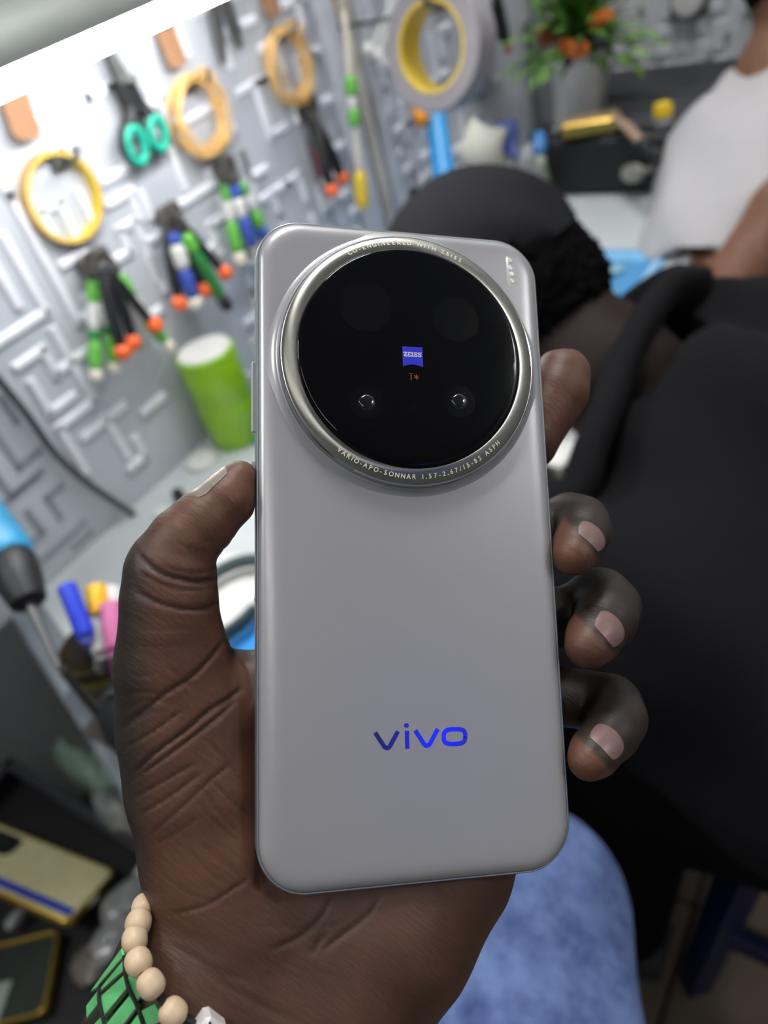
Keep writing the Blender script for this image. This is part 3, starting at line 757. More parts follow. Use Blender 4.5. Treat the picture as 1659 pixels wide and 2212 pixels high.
# creases: lines of the palm seen in the photograph, pressed into the skin
CR = [([(300, 1199), (312, 1212), (344, 1236), (391, 1251), (438, 1256), (480, 1247)], 1.0, 1.0), ([(345, 1222), (400, 1236), (440, 1236), (478, 1222)], 0.7, 0.45),
      ([(300, 1237), (330, 1253), (367, 1268), (415, 1274), (476, 1268)], 0.6, 0.30), ([(296, 1278), (330, 1297), (356, 1307), (403, 1316), (450, 1313), (480, 1293)], 0.8, 0.75),
      ([(484, 1384), (455, 1422), (415, 1462), (365, 1493), (318, 1530), (264, 1570)], 0.8, 0.62),
      ([(524, 1484), (497, 1508), (453, 1535), (400, 1580), (358, 1610), (320, 1640), (284, 1675)], 0.8, 0.8), ([(512, 1512), (470, 1550), (422, 1588), (360, 1634), (298, 1678)], 0.7, 0.6),
      ([(336, 1532), (300, 1553), (264, 1574)], 0.5, 0.4), ([(390, 1536), (340, 1574), (270, 1616)], 0.55, 0.45), ([(420, 1650), (360, 1684), (292, 1724)], 0.6, 0.4), ([(434, 1670), (370, 1718), (302, 1760)], 0.6, 0.45),
      ([(502, 1648), (450, 1690), (408, 1730), (326, 1803)], 0.6, 0.42), ([(430, 1765), (380, 1800), (330, 1826)], 0.5, 0.25),
      ([(450, 1600), (500, 1660), (545, 1712)], 0.5, 0.25), ([(438, 1706), (470, 1750), (512, 1798)], 0.5, 0.3), ([(453, 1683), (500, 1730), (545, 1770)], 0.5, 0.32), ([(420, 1729), (470, 1780), (515, 1818)], 0.5, 0.3),
      ([(430, 1818), (480, 1860), (525, 1900)], 0.5, 0.28), ([(400, 1830), (440, 1870), (480, 1905)], 0.5, 0.22), ([(375, 1975), (453, 1952), (540, 1896)], 0.7, 0.42), ([(360, 1900), (420, 1935), (500, 1960)], 0.5, 0.2),
      ([(523, 1428), (538, 1450), (545, 1490), (540, 1520)], 0.6, 0.35),
      ([(712, 1940), (700, 1972), (679, 1997), (640, 2028), (585, 2052)], 0.9, 0.6), ([(820, 1935), (806, 1962), (785, 1985), (740, 2020), (690, 2058)], 0.9, 0.55), ([(700, 2018), (683, 2046), (676, 2060)], 1.2, 0.5), ([(560, 2000), (650, 2005), (740, 1996)], 0.6, 0.2),
      ([(430, 2080), (480, 2120), (560, 2170), (640, 2205)], 1.2, 0.35), ([(370, 2040), (460, 2092), (540, 2120)], 1.0, 0.25),
      ([(275, 1455), (300, 1462), (330, 1458)], 0.5, 0.2), ([(270, 1500), (310, 1495), (350, 1505), (400, 1530)], 0.5, 0.25), ([(278, 1530), (320, 1512), (360, 1520)], 0.4, 0.2), ([(360, 1440), (390, 1460), (420, 1490)], 0.5, 0.25),
      ([(275, 1695), (330, 1650), (370, 1625)], 0.5, 0.3), ([(300, 1400), (380, 1395), (460, 1400)], 0.4, 0.12), ([(290, 1365), (370, 1358), (470, 1362)], 0.4, 0.12), ([(400, 1180), (440, 1192), (500, 1185)], 0.5, 0.2), ([(430, 1165), (480, 1170), (520, 1160)], 0.4, 0.15)]
crease = np.zeros(len(V)); dispv = np.zeros(len(V))
cand = np.nonzero(facing > 0.0)[0]; pc = pix[cand]
px2mm = dep[cand] * 1000 / FPX
for line, wd, dp in CR:
    L = np.array(spline(line, 5)); d2 = np.full(len(cand), 1e9); near = np.nonzero((pc[:, 0] > L[:, 0].min() - 20) & (pc[:, 0] < L[:, 0].max() + 20) & (pc[:, 1] > L[:, 1].min() - 20) & (pc[:, 1] < L[:, 1].max() + 20))[0]
    q = pc[near]; dd = np.full(len(near), 1e9); tp = np.zeros(len(near))
    for i in range(len(L) - 1):
        a, b = L[i], L[i + 1]; ab = b - a; t = np.clip(((q - a) @ ab) / (ab @ ab), 0, 1)
        e = np.linalg.norm(q - a - t[:, None] * ab, axis=1); m_ = e < dd; dd[m_] = e[m_]; tp[m_] = (i + t[m_]) / (len(L) - 1)
    mm = dd * px2mm[near]; fall = np.exp(-(mm / (0.42 * wd)) ** 2) * dp * np.clip(np.minimum(tp, 1 - tp) * 7 + 0.25, 0, 1)
    idx = cand[near]
    crease[idx] = np.maximum(crease[idx], fall); dispv[idx] = np.maximum(dispv[idx], np.exp(-(mm / (0.70 * wd)) ** 2) * dp * np.clip(np.minimum(tp, 1 - tp) * 7 + 0.25, 0, 1))
V = V - Nn * (dispv * 0.85)[:, None]
# bulging folds beside the two deep thumb creases
# palm-side tone: palm and finger pads lighter and redder than the back of the fingers
def sm(x, a, b): t = np.clip((x - a) / (b - a), 0, 1); return t * t * (3 - 2 * t)
palm = sm(facing, -0.25, 0.35) * sm(pix[:, 0], 262, 372)
rightside = pix[:, 0] > 1170
pad = np.zeros(len(V))
rel = np.linalg.norm(V - FI[4][0], axis=1)
pad = np.maximum(pad, 1.15 * (1 - sm(rel, FI[4][1] * 1.5, FI[4][1] * 3.2)))
for (ax_, ay_), (bx_, by_), Fg in (((1222, 1142), (1290, 1222), FM), ((1244, 1346), (1322, 1424), FR), ((1240, 1602), (1312, 1674), FL)):
    dl = ((bx_ - ax_) * (pix[:, 1] - ay_) - (by_ - ay_) * (pix[:, 0] - ax_)) / math.hypot(bx_ - ax_, by_ - ay_)
    pad = np.maximum(pad, sm(dl, -19, -7) * (1 - sm(np.linalg.norm(V - Fg[6][0], axis=1), Fg[6][1] * 1.5, Fg[6][1] * 2.1)) * sm(-V[:, 2], -8.5, -4.5))
palm = np.where(rightside, np.clip(pad, 0, 1.3) * 1.05, palm)
tipth = 1 - sm(np.linalg.norm(V - TH_D[3][0], axis=1), 7, 15)
palm = np.clip(palm * 0.80 + 0.3 * tipth * sm(facing, 0.0, 0.5) * sm(pix[:, 0] - (1010 - pix[:, 1]) * -0.55, 0, 1e-3), 0, 1.2)
palm = palm * np.where(rightside, 1, 0.62 + 0.38 * sm(pix[:, 1] + 0.2 * (pix[:, 0] - 400), 2080, 1900))
photog = thing('person', 'person in blue jeans holding up the phone in the left hand, beads on the wrist', 'person', (0.02, 0.0, 0.0))
hand = quad_obj('hand', pl2w(V), Q, M_skin, photog, attrs={'palm': palm, 'crease': crease * 0.95})
# finger nails: curved plates on the back of each fingertip
M_nail = mat('finger_nail', (116, 90, 86), rough=0.38, var=0.05, scale=900, coat=0.1)
M_nailt = mat('thumb_nail', (128, 116, 104), rough=0.35, var=0.05, scale=900)
def fsdf(P_):
    """signed distance (mm) of the hand at points P_, read from the grid"""
    q = (np.asarray(P_, float) - B.lo) / B.h; q = np.clip(q, 0, np.array(B.n) - 1.001); i0 = q.astype(int); f = q - i0; r = 0
    for dx in (0, 1):
        for dy in (0, 1):
            for dz in (0, 1):
                w_ = (f[:, 0] if dx else 1 - f[:, 0]) * (f[:, 1] if dy else 1 - f[:, 1]) * (f[:, 2] if dz else 1 - f[:, 2])
                r = r + w_ * B.F[i0[:, 0] + dx, i0[:, 1] + dy, i0[:, 2] + dz]
    return r
def nail(name, A, Bq, dors, s0, s1, half, m, nu=12, nv=10, hw_mm=None, out=0.14):
    """A,B: (point, radius) of the finger-tip segment (mm); nail from s0 to s1 mm along it, half-angle half, pressed on to the flesh"""
    a, ra = A; b, rb = Bq; d = nrm(b - a)
    z = nrm(np.asarray(dors, float) - d * (np.asarray(dors, float) @ d)); y = np.cross(d, z)
    O = []; D = []; E = []
    for i in range(nv + 1):
        e = i / nv
        for k in range(nu + 1):
            x = 2 * k / nu - 1
            hw = half * (1 - 0.5 * (max(0, 0.3 - e) / 0.3) ** 1.6 - 0.10 * max(0, e - 0.8) / 0.2)
            s = s0 + (s1 - s0) * e - 0.10 * (s1 - s0) * abs(x) ** 2.2 * (1 if e > 0.5 else -0.4)
            t = hw * x
            O.append(a + d * s); D.append(math.cos(t) * z + math.sin(t) * y); E.append(e)
    O = np.array(O); D = np.array(D); E = np.array(E); R = np.full(len(O), 14.0)
    for _ in range(40): R = R - np.clip(fsdf(O + D * R[:, None]), -1.0, 1.0) * 0.8
    R = np.minimum(R, np.median(R) * 1.15)
    top = O + D * (R + out - 0.45 * np.clip(1 - E * 6, 0, 1))[:, None]; n = len(top); c = nu + 1
    bot = O + D * (R - 0.6)[:, None]
    F = [(i * c + k, i * c + k + 1, (i + 1) * c + k + 1, (i + 1) * c + k) for i in range(nv) for k in range(nu)]
    F += [tuple(n + x for x in q[::-1]) for q in F]
    rim = [k for k in range(c)] + [i * c + nu for i in range(1, nv + 1)] + [nv * c + k for k in range(nu - 1, -1, -1)] + [i * c for i in range(nv - 1, 0, -1)]
    F += [(rim[i], rim[(i + 1) % len(rim)], n + rim[(i + 1) % len(rim)], n + rim[i]) for i in range(len(rim))]
    return mesh_obj(name, pl2w(np.concatenate([top, bot])), F, m, hand, angle=1.0)
nail('nail', FM[5], FM[7], (0.10, -0.16, -0.98), 4.6, 12.4, 0.66, M_nail)
nail('nail', FR[5], FR[7], (0.08, -0.16, -0.98), 5.2, 14.0, 0.64, M_nail)
nail('nail', FL[5], FL[7], (-0.30, -0.16, -0.94), 4.4, 12.4, 0.74, M_nail)
nail('nail', TH_D[2], TH_D[4], np.array([-0.70, -0.60, -0.30]), 1.0, 13.5, 0.80, M_nailt, out=0.15)

# --- thigh, knee and shin in washed jeans
M_jean = bpy.data.materials.new('washed_denim'); M_jean.use_nodes = True
nt = M_jean.node_tree; p = nt.nodes['Principled BSDF']; N = nt.nodes.new; Lk = nt.links.new
tc = N('ShaderNodeTexCoord'); n1 = N('ShaderNodeTexNoise'); n1.inputs['Scale'].default_value = 42; n1.inputs['Detail'].default_value = 6; n1.inputs['Roughness'].default_value = 0.65
mp = N('ShaderNodeMapping'); mp.inputs['Scale'].default_value = (1, 1, 0.55); Lk(tc.outputs['Object'], mp.inputs['Vector']); Lk(mp.outputs['Vector'], n1.inputs['Vector'])
r = N('ShaderNodeValToRGB'); r.color_ramp.elements[0].position = 0.33; r.color_ramp.elements[1].position = 0.7
r.color_ramp.elements[0].color = srgb((50, 66, 114)); r.color_ramp.elements[1].color = srgb((108, 130, 174)); Lk(n1.outputs['Fac'], r.inputs['Fac']); Lk(r.outputs['Color'], p.inputs['Base Color'])
p.inputs['Roughness'].default_value = 0.9
wv = N('ShaderNodeTexWave'); wv.inputs['Scale'].default_value = 420; wv.inputs['Distortion'].default_value = 2; Lk(tc.outputs['Object'], wv.inputs['Vector'])
b = N('ShaderNodeBump'); b.inputs['Strength'].default_value = 0.25; b.inputs['Distance'].default_value = 0.0006; Lk(wv.outputs['Fac'], b.inputs['Height']); Lk(b.outputs['Normal'], p.inputs['Normal'])
def atr(px, py, d, rpx): return (at(px, py, d), rpx * d / FPX)
kn = atr(1118, 1965, 0.50, 212); th1 = atr(1085, 2300, 0.455, 288); th2 = atr(1010, 2800, 0.42, 345)
foot = np.array([kn[0][0] - 0.06, kn[0][1] + 0.06, 0.09])
lo = np.minimum.reduce([kn[0], th2[0], foot]) - 0.13; hi = np.maximum.reduce([kn[0], th2[0], foot]) + 0.13
BJ = Body(0.006, lo, hi)
BJ.chain([kn, th1, th2], 0.03); BJ.chain([(kn[0] - [0, 0, 0.01], kn[1] * 0.96), ((kn[0] + foot) / 2, 0.062), (foot, 0.052)], 0.03)
V, Q = BJ.mesh(); V = smooth_mesh(V, Q, 3)
# soft folds of the cloth
Nj = vnormals(V, Q); V = V + Nj * (0.0022 * np.sin(V[:, 0] * 70 + V[:, 2] * 120 + 1.5 * np.sin(V[:, 1] * 40)))[:, None]
quad_obj('jeans_leg', V, Q, M_jean, photog)
f = foot.copy(); f[2] = 0.05
MB().tube(spline([f + [0.03, -0.02, 0], f + [-0.03, 0.03, -0.004], f + [-0.10, 0.09, -0.012], f + [-0.16, 0.14, -0.018]], 4), [0.036, 0.042, 0.044, 0.045, 0.045, 0.044, 0.043, 0.042, 0.040, 0.036, 0.032, 0.026, 0.014], n=18, flat=((0, 0, 1), 1.0)).build('shoe', mat('black_shoe', (22, 22, 24), rough=0.6), photog)

# ================================================================== bracelets on the wrist
M_bead = mat('bead_wood', (210, 184, 152), rough=0.38, var=0.04, scale=260)
M_cord = mat('black_cord', (14, 13, 14), rough=0.7)
wc = lambda px, py: None
bl = [(312, 1959, 27, 30, 19.0), (299, 1994, 28, 31, 14.5), (291, 2030, 27.5, 31, 12.0), (299, 2078, 29, 32, 8.0), (326, 2126, 29, 34, 5.5), (374, 2187, 30, 33, 4.5)]
b0 = pl2w(P(291, 2030, 12))
br = thing('bead_bracelet', 'pale wooden bead bracelet on black cord round the wrist', 'bracelet', b0)
cen = [np.asarray(P(x, y, w_)) for x, y, a, b_, w_ in bl]
ext = [np.asarray(P(440, 2222, 4.5)), np.asarray(P(540, 2290, 8))]
allp = cen + ext
hidden = [np.asarray(P(330, 1945, 34)), np.asarray(P(420, 1960, 46)), np.asarray(P(600, 2100, 56))]
MB().tube([pl2w(q) for q in spline(hidden[::-1] + allp, 6)], 0.00075, n=8).build('cord', M_cord, br)
for i, (x, y, a, b_, w_) in enumerate(bl):
    d = nrm(allp[i + 1] - allp[max(i - 1, 0)]); k = RPX(1, x, y, w_)
    m_ = MB(); R = RPX(a, x, y, w_); L = RPX(b_, x, y, w_) * 0.92
    prof = []
    for j in range(15):
        t = -1 + 2 * j / 14; tt = t * 0.94
        prof.append((R * (1 - abs(tt) ** 2.6) ** 0.5, L * tt))
    hole = R * 0.32
    prof = [(hole, -L * 0.6)] + [(max(q[0], hole), q[1]) for q in prof] + [(hole, L * 0.6)]
    m_.lathe(cen[i], d, prof, n=28, capped=False)
    mesh_obj('bead', pl2w(np.array(m_.v)), m_.f, M_bead, br, angle=1.2)
cc = np.asarray(P(450, 2222, 4.0)); dq = nrm(allp[-1] - allp[-3]); fa = frame_of(dq, (0, 0, -1))
ax = np.array([fa[2], fa[0], fa[1]])
if ax[2][2] > 0: ax[2] *= -1
ax[1] = np.cross(ax[2], ax[0])
k = RPX(30, 450, 2222, 4)
cu = mesh_obj('letter_bead', pl2w(np.array(MB().box(cc, k, k, k, ax, bev=k * 0.3).v)), MB().box(cc, k, k, k, ax, bev=k * 0.3).f, mat('white_bead', (214, 210, 208), rough=0.35), br, angle=0.5, label='white cube letter bead')
V, F = text_mesh('A', 2 * k * 1.1, 0.02)
V = [cc + ax[0] * (a_) + ax[1] * -(b_ - k * 0.8) + ax[2] * (k + 0.03) for a_, b_ in V]
mesh_obj('letter', pl2w(np.array(V)), F, M_cord, cu, smooth=False)
# green plate band under the beads
M_gp = mat('green_plate', (104, 198, 122), rough=0.25, metal=0.2, var=0.3, scale=160, coat=0.4)
M_ge = mat('plate_edge', (140, 150, 142), rough=0.25, metal=0.9)
gb = thing('plate_bracelet', 'wide stretchy bracelet of shiny green plates below the wooden beads', 'bracelet', pl2w(P(260, 2140, 14)))
ax0, ax1 = np.array([505.0, 1965.0]), np.array([392.0, 2260.0])
def wband(x, y, extra=2.2):
    t = ((np.array([x, y]) - ax0) @ (ax1 - ax0)) / ((ax1 - ax0) @ (ax1 - ax0)); c = ax0 + t * (ax1 - ax0)
    r = 182 + t * 24; dx = (c[0] - x) * 0.93
    wc_ = 26 + t * 7
    R = RPX(r, c[0], c[1], wc_) + extra; xx = RPX(abs(dx), c[0], c[1], wc_)
    return wc_ - math.sqrt(max(R * R - xx * xx, 0.3))
c5 = lambda x, y: (150 + x / 4.1475, 1880 + y / 4.1475)
PLT = [[(265, 1140), (498, 925), (528, 1060), (305, 1330)], [(315, 1390), (552, 1100), (615, 1230), (420, 1480)], [(505, 955), (640, 960), (650, 1140), (590, 1185)], [(640, 1260), (770, 1200), (850, 1330), (700, 1420)],
       [(185, 1090), (475, 690), (492, 780), (262, 1040)], [(150, 1215), (255, 1075), (268, 1200), (155, 1345)], [(200, 1400), (300, 1290), (330, 1420), (230, 1520)], [(440, 1520), (625, 1270), (690, 1420), (520, 1640)], [(275, 1060), (488, 800), (496, 900), (262, 1110)]]
for pl in PLT:
    top = []
    for (x, y) in pl:
        q = c5(x, y); top.append(P(q[0], q[1], wband(*q)))
    top = np.array(top); n_ = nrm(np.cross(top[1] - top[0], top[3] - top[0]))
    if n_[2] > 0: n_ = -n_
    cc = top.mean(0); ins = cc + (top - cc) * 0.93
    V = np.concatenate([top - n_ * 0.9, top - n_ * 0.15, ins + n_ * 0.12])
    F = [(8, 9, 10, 11), (3, 2, 1, 0)] + [(i, (i + 1) % 4, 4 + (i + 1) % 4, 4 + i) for i in range(4)] + [(4 + i, 4 + (i + 1) % 4, 8 + (i + 1) % 4, 8 + i) for i in range(4)]
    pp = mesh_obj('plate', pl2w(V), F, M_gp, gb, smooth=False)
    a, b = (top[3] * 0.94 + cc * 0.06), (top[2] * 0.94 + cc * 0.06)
    MB_ = MB().tube([a + n_ * 0.1, b + n_ * 0.1], 0.26, n=8); mesh_obj('plate_rim', pl2w(np.array(MB_.v)), MB_.f, mat('plate_rim_metal', (110, 96, 92), rough=0.3, metal=0.6), pp)  # thin brownish metal rim along one plate edge
for ln in ([(262, 1040), (268, 1180), (305, 1345), (330, 1480)], [(490, 760), (498, 920), (535, 1070), (600, 1200), (660, 1380)]):
    pts = []
    for x, y in ln:
        q = c5(x, y); pts.append(P(q[0], q[1], wband(*q, 2.6)))
    MB_ = MB().tube([pl2w(q) for q in spline(pts, 5)], 0.00042, n=8); MB_.build('elastic', M_cord, gb)

# ================================================================== tools and tape on the tool wall
M_steel = mat('tool_steel', (120, 120, 118), rough=0.35, metal=0.8)
M_dsteel = mat('dark_steel', (92, 88, 84), rough=0.45, metal=0.6)
M_blk = mat('black_plastic', (30, 31, 34), rough=0.5)
M_lime = mat('lime_rubber', (104, 186, 74), rough=0.5)
M_green = mat('green_rubber', (44, 128, 62), rough=0.5)
M_blueh = mat('blue_rubber', (62, 88, 178), rough=0.5)
M_white = mat('white_plastic', (222, 222, 218), rough=0.45)
M_cream = mat('cream_plastic', (228, 222, 204), rough=0.5)
M_oran = mat('orange_cap', (255, 110, 52), rough=0.5)
M_red = mat('red_rubber', (190, 44, 54), rough=0.5)
M_card = mat('brown_card', (152, 112, 82), rough=0.85, var=0.08, scale=120)
M_tan = mat('tan_paper', (206, 168, 112), rough=0.6)
M_yel = mat('yellow_core', (222, 192, 62), rough=0.45)
M_cop = mat('solder_wire', (236, 192, 122), rough=0.4, metal=0.15)
M_teal = mat('teal_rubber', (34, 172, 146), rough=0.5)
MP = {'g': M_lime, 'd': M_green, 'b': M_blueh, 'w': M_white, 'c': M_cream, 'k': M_blk, 'o': M_oran, 'r': M_red, 's': M_dsteel, 'y': M_yel}
MN = {'g': 'green_grip', 'd': 'green_grip', 'b': 'blue_grip', 'w': 'white_grip', 'c': 'end_cap', 'k': 'black_grip', 'o': 'orange_cap', 'r': 'red_grip', 's': 'jaw', 'y': 'yellow_grip'}
def handle(root, a, b, bands, r, c0, c1=None, bow=0.0):
    """banded tool handle from pixel a to pixel b on the tool wall; bands: (letter, t0, t1[, radius factor])"""
    c1 = c0 if c1 is None else c1
    A, Bp = wl(*a, c0), wl(*b, c1); side = nrm(np.cross(Bp - A, [1, 0, 0]))
    def pt(t): return A + (Bp - A) * t + side * bow * math.sin(PI * t)
    for bd_ in bands:
        l, t0, t1 = bd_[:3]; rf = bd_[3] if len(bd_) > 3 else 1.0
        if l == 'o':
            MB().ball(pt(0.5 * (t0 + t1)), (0.0082,) * 3, 16, 10).build('orange_cap', MP[l], root, angle=1.5); continue
        n = 7; T = [t0 + (t1 - t0) * i / n for i in range(n + 1)]
        R = [r * rf * (0.62 if i in (0, n) else 0.94 if i in (1, n - 1) else 1.0) for i in range(n + 1)]
        MB().tube([pt(t) for t in T], R, n=14, flat=((1, 0, 0), 1.15)).build(MN[l], MP[l], root, angle=1.0)
def jaws(root, p, tip, w_, c):
    A, T = wl(*p, c), wl(*tip, c); d = nrm(T - A); s = nrm(np.cross(d, [1, 0, 0])); L = np.linalg.norm(T - A)
    for sg in (-1, 1):
        MB().prism([A + s * sg * w_ * 0.05 - np.array([0.004, 0, 0]), A + s * sg * w_ - np.array([0.004, 0, 0]), A + d * L * 0.5 + s * sg * w_ * 0.95 - np.array([0.004, 0, 0]), T + s * sg * w_ * 0.25 - np.array([0.004, 0, 0]), T + s * sg * w_ * 0.03 - np.array([0.004, 0, 0])], (0.008, 0, 0)).build('jaw', M_dsteel, root, angle=0.3)
    MB().lathe(A + d * L * 0.12 - np.array([0.006, 0, 0]), (1, 0, 0), [(w_ * 0.8, 0), (w_ * 0.8, 0.011), (w_ * 0.6, 0.012)], n=20).build('pivot', M_steel, root)
def hook(p, c, label, group=None):
    h = thing('wall_hook', label, 'hook', wl(*p), group)
    MB().box(wl(*p, 0.0035), 0.0035, 0.010, 0.008, bev=0.002).build('plate', M_steel, h)
    q = wl(*p)
    MB().tube([q + [0.004, 0, 0], q + [c, 0, -0.001], q + [c + 0.006, 0, 0.003], q + [c + 0.007, 0, 0.010]], 0.0022, n=10).build('pin', M_steel, h)
    return h
GT = 'hand tools hung on the tool wall'
# first cluster (left)
t = thing('cutting_pliers', 'green and white handled pliers hanging below the yellow tape ring', 'pliers', wl(200, 600), GT)
jaws(t, (200, 598), (196, 545), 0.009, 0.016)
handle(t, (200, 602), (207, 824), [('g', 0.0, 0.24), ('w', 0.22, 0.50), ('d', 0.49, 0.60), ('g', 0.58, 0.88, 1.08), ('c', 0.88, 1.0, 1.12)], 0.0056, 0.016, 0.022)
handle(t, (210, 600), (250, 806), [('g', 0.0, 0.24), ('w', 0.22, 0.50), ('d', 0.49, 0.60), ('g', 0.58, 0.88, 1.08), ('c', 0.88, 1.0, 1.12)], 0.0056, 0.020, 0.026, -0.002)
t = thing('nippers', 'black nippers with orange handle ends beside the green pliers', 'nippers', wl(222, 580), GT)
jaws(t, (222, 585), (206, 545), 0.008, 0.036)
handle(t, (221, 585), (268, 768), [('k', 0.0, 0.92, 1.0), ('o', 0.90, 1.0, 1.5)], 0.0058, 0.036, 0.040, 0.002)
handle(t, (228, 585), (288, 748), [('k', 0.0, 0.92, 0.9), ('o', 0.90, 1.0, 1.5)], 0.0054, 0.036, 0.034, -0.004)
t = thing('cutting_pliers', 'green and white pliers angled to the right, white ended', 'pliers', wl(250, 605), GT)
jaws(t, (243, 590), (212, 545), 0.008, 0.018)
handle(t, (256, 594), (372, 758), [('g', 0.0, 0.27), ('w', 0.25, 0.52), ('g', 0.51, 0.86, 1.05), ('c', 0.86, 1.0, 1.1)], 0.0056, 0.018, 0.020, 0.002)
handle(t, (250, 602), (340, 778), [('g', 0.0, 0.27), ('w', 0.25, 0.52), ('w', 0.51, 0.72, 0.9)], 0.0048, 0.012, 0.008, 0.0)
t = thing('tweezers', 'thin black tweezers with an orange end over the right green pliers', 'tweezers', wl(240, 585), GT)
handle(t, (214, 552), (340, 708), [('s', 0.0, 0.28, 0.8), ('k', 0.25, 0.92, 1.0), ('o', 0.91, 1.0, 2.6)], 0.0030, 0.026)
handle(t, (210, 556), (332, 710), [('s', 0.0, 0.28, 0.8), ('k', 0.25, 0.92, 1.0)], 0.0026, 0.022)
h = thing('tool_magnet', 'dark magnetic holder gripping the leftmost bunch of tools', 'holder', wl(200, 560))
MB().box(wl(200, 560, 0.006), 0.005, 0.018, 0.007, bev=0.003).build('bar', M_dsteel, h)
# second cluster
t = thing('scissor_cutters', 'black cutters with two orange ends beside the blue white pliers', 'cutters', wl(365, 490), GT)
jaws(t, (366, 490), (356, 445), 0.008, 0.020)
handle(t, (360, 495), (390, 662), [('k', 0.0, 0.91), ('o', 0.90, 1.0, 1.8)], 0.0052, 0.020, 0.024, 0.002)
handle(t, (385, 490), (446, 632), [('k', 0.0, 0.90, 1.2), ('o', 0.89, 1.0, 2.0)], 0.0058, 0.024, 0.036, -0.002)
t = thing('cutting_pliers', 'blue and white handled pliers in the middle of the wall', 'pliers', wl(380, 500), GT)
jaws(t, (376, 500), (360, 452), 0.008, 0.032)
handle(t, (374, 500), (424, 664), [('b', 0.0, 0.16), ('w', 0.14, 0.48, 1.1), ('b', 0.46, 0.86, 1.05), ('c', 0.86, 1.0, 1.25)], 0.0066, 0.034, 0.034, 0.001)
handle(t, (384, 498), (436, 650), [('b', 0.0, 0.16), ('w', 0.14, 0.48), ('b', 0.46, 0.86)], 0.0050, 0.022, 0.022, -0.002)
t = thing('tweezers', 'dark green tweezers with a black end, second bunch of tools', 'tweezers', wl(410, 520), GT)
handle(t, (372, 460), (494, 668), [('s', 0.0, 0.22, 0.8), ('g', 0.20, 0.38, 1.5), ('d', 0.36, 0.86, 1.4), ('k', 0.85, 1.0, 1.5)], 0.0042, 0.042, 0.046)
handle(t, (370, 464), (486, 672), [('s', 0.0, 0.22, 0.8), ('d', 0.20, 0.86, 1.2)], 0.0036, 0.036, 0.036)
t = thing('tweezers', 'thin black tweezers with an orange end, right of the dark green pair', 'tweezers', wl(430, 520), GT)
handle(t, (376, 456), (492, 596), [('s', 0.0, 0.25, 0.8), ('k', 0.22, 0.90), ('o', 0.89, 1.0, 3.0)], 0.0032, 0.022, 0.022)
handle(t, (372, 458), (486, 600), [('s', 0.0, 0.25, 0.8), ('k', 0.22, 0.90)], 0.0028, 0.015, 0.012)
h = thing('tool_magnet', 'dark magnetic holder gripping the middle bunch of tools', 'holder', wl(362, 456))
MB().box(wl(362, 458, 0.006), 0.005, 0.016, 0.007, bev=0.003).build('bar', M_dsteel, h)
# third cluster, partly behind the phone
t = thing('cutting_pliers', 'green and white pliers at the top left corner of the phone', 'pliers', wl(487, 400), GT)
jaws(t, (488, 390), (480, 345), 0.009, 0.018)
handle(t, (488, 395), (522, 572), [('g', 0.0, 0.22), ('w', 0.20, 0.46), ('g', 0.44, 0.84, 1.1), ('c', 0.84, 1.0, 1.15)], 0.0062, 0.018, 0.022, 0.002)
handle(t, (500, 392), (556, 556), [('g', 0.0, 0.22), ('w', 0.20, 0.46), ('d', 0.44, 0.84, 1.0), ('c', 0.84, 1.0, 1.15)], 0.0056, 0.016, 0.016, -0.002)
t = thing('cutting_pliers', 'blue handled pliers just above the top left corner of the phone', 'pliers', wl(505, 395), GT)
jaws(t, (504, 392), (484, 345), 0.008, 0.036)
handle(t, (504, 394), (548, 540), [('b', 0.0, 0.22), ('w', 0.20, 0.50), ('b', 0.48, 0.95, 1.1)], 0.0058, 0.036, 0.036, 0.001)
handle(t, (514, 394), (574, 520), [('g', 0.0, 0.22), ('w', 0.20, 0.50), ('g', 0.48, 0.78, 1.1), ('b', 0.76, 1.0, 1.1)], 0.0058, 0.030, 0.030, -0.002)
h = thing('tool_magnet', 'dark magnetic holder gripping the tools beside the phone corner', 'holder', wl(484, 356))
MB().box(wl(484, 358, 0.006), 0.005, 0.016, 0.007, bev=0.003).build('bar', M_dsteel, h)
# fourth, by the trunking
t = thing('nippers', 'black nippers with two round orange ends near the trunking', 'nippers', wl(680, 260), GT)
jaws(t, (678, 262), (664, 222), 0.008, 0.014)
handle(t, (678, 262), (742, 390), [('k', 0.0, 0.92, 1.2), ('o', 0.90, 1.0, 2.1)], 0.0058, 0.016, 0.022, -0.001)
handle(t, (684, 258), (719, 418), [('k', 0.0, 0.92, 1.1), ('o', 0.90, 1.0, 2.1)], 0.0054, 0.020, 0.028, 0.004)
t = thing('cutting_pliers', 'small red and dark pliers behind the black nippers by the trunking', 'pliers', wl(672, 270), GT)
jaws(t, (674, 264), (660, 222), 0.006, 0.004)
handle(t, (674, 266), (706, 388), [('k', 0.0, 0.45, 0.8), ('r', 0.43, 0.95, 1.2)], 0.0044, 0.006, 0.006, 0.002)
handle(t, (680, 266), (696, 366), [('k', 0.0, 0.45, 0.8), ('r', 0.43, 0.95, 1.0)], 0.0040, 0.006, 0.006, 0.0)
h = thing('tool_magnet', 'dark holder above the orange ended nippers by the trunking', 'holder', wl(662, 230))
MB().box(wl(662, 232, 0.004), 0.004, 0.018, 0.010, bev=0.002).build('bar', M_dsteel, h)
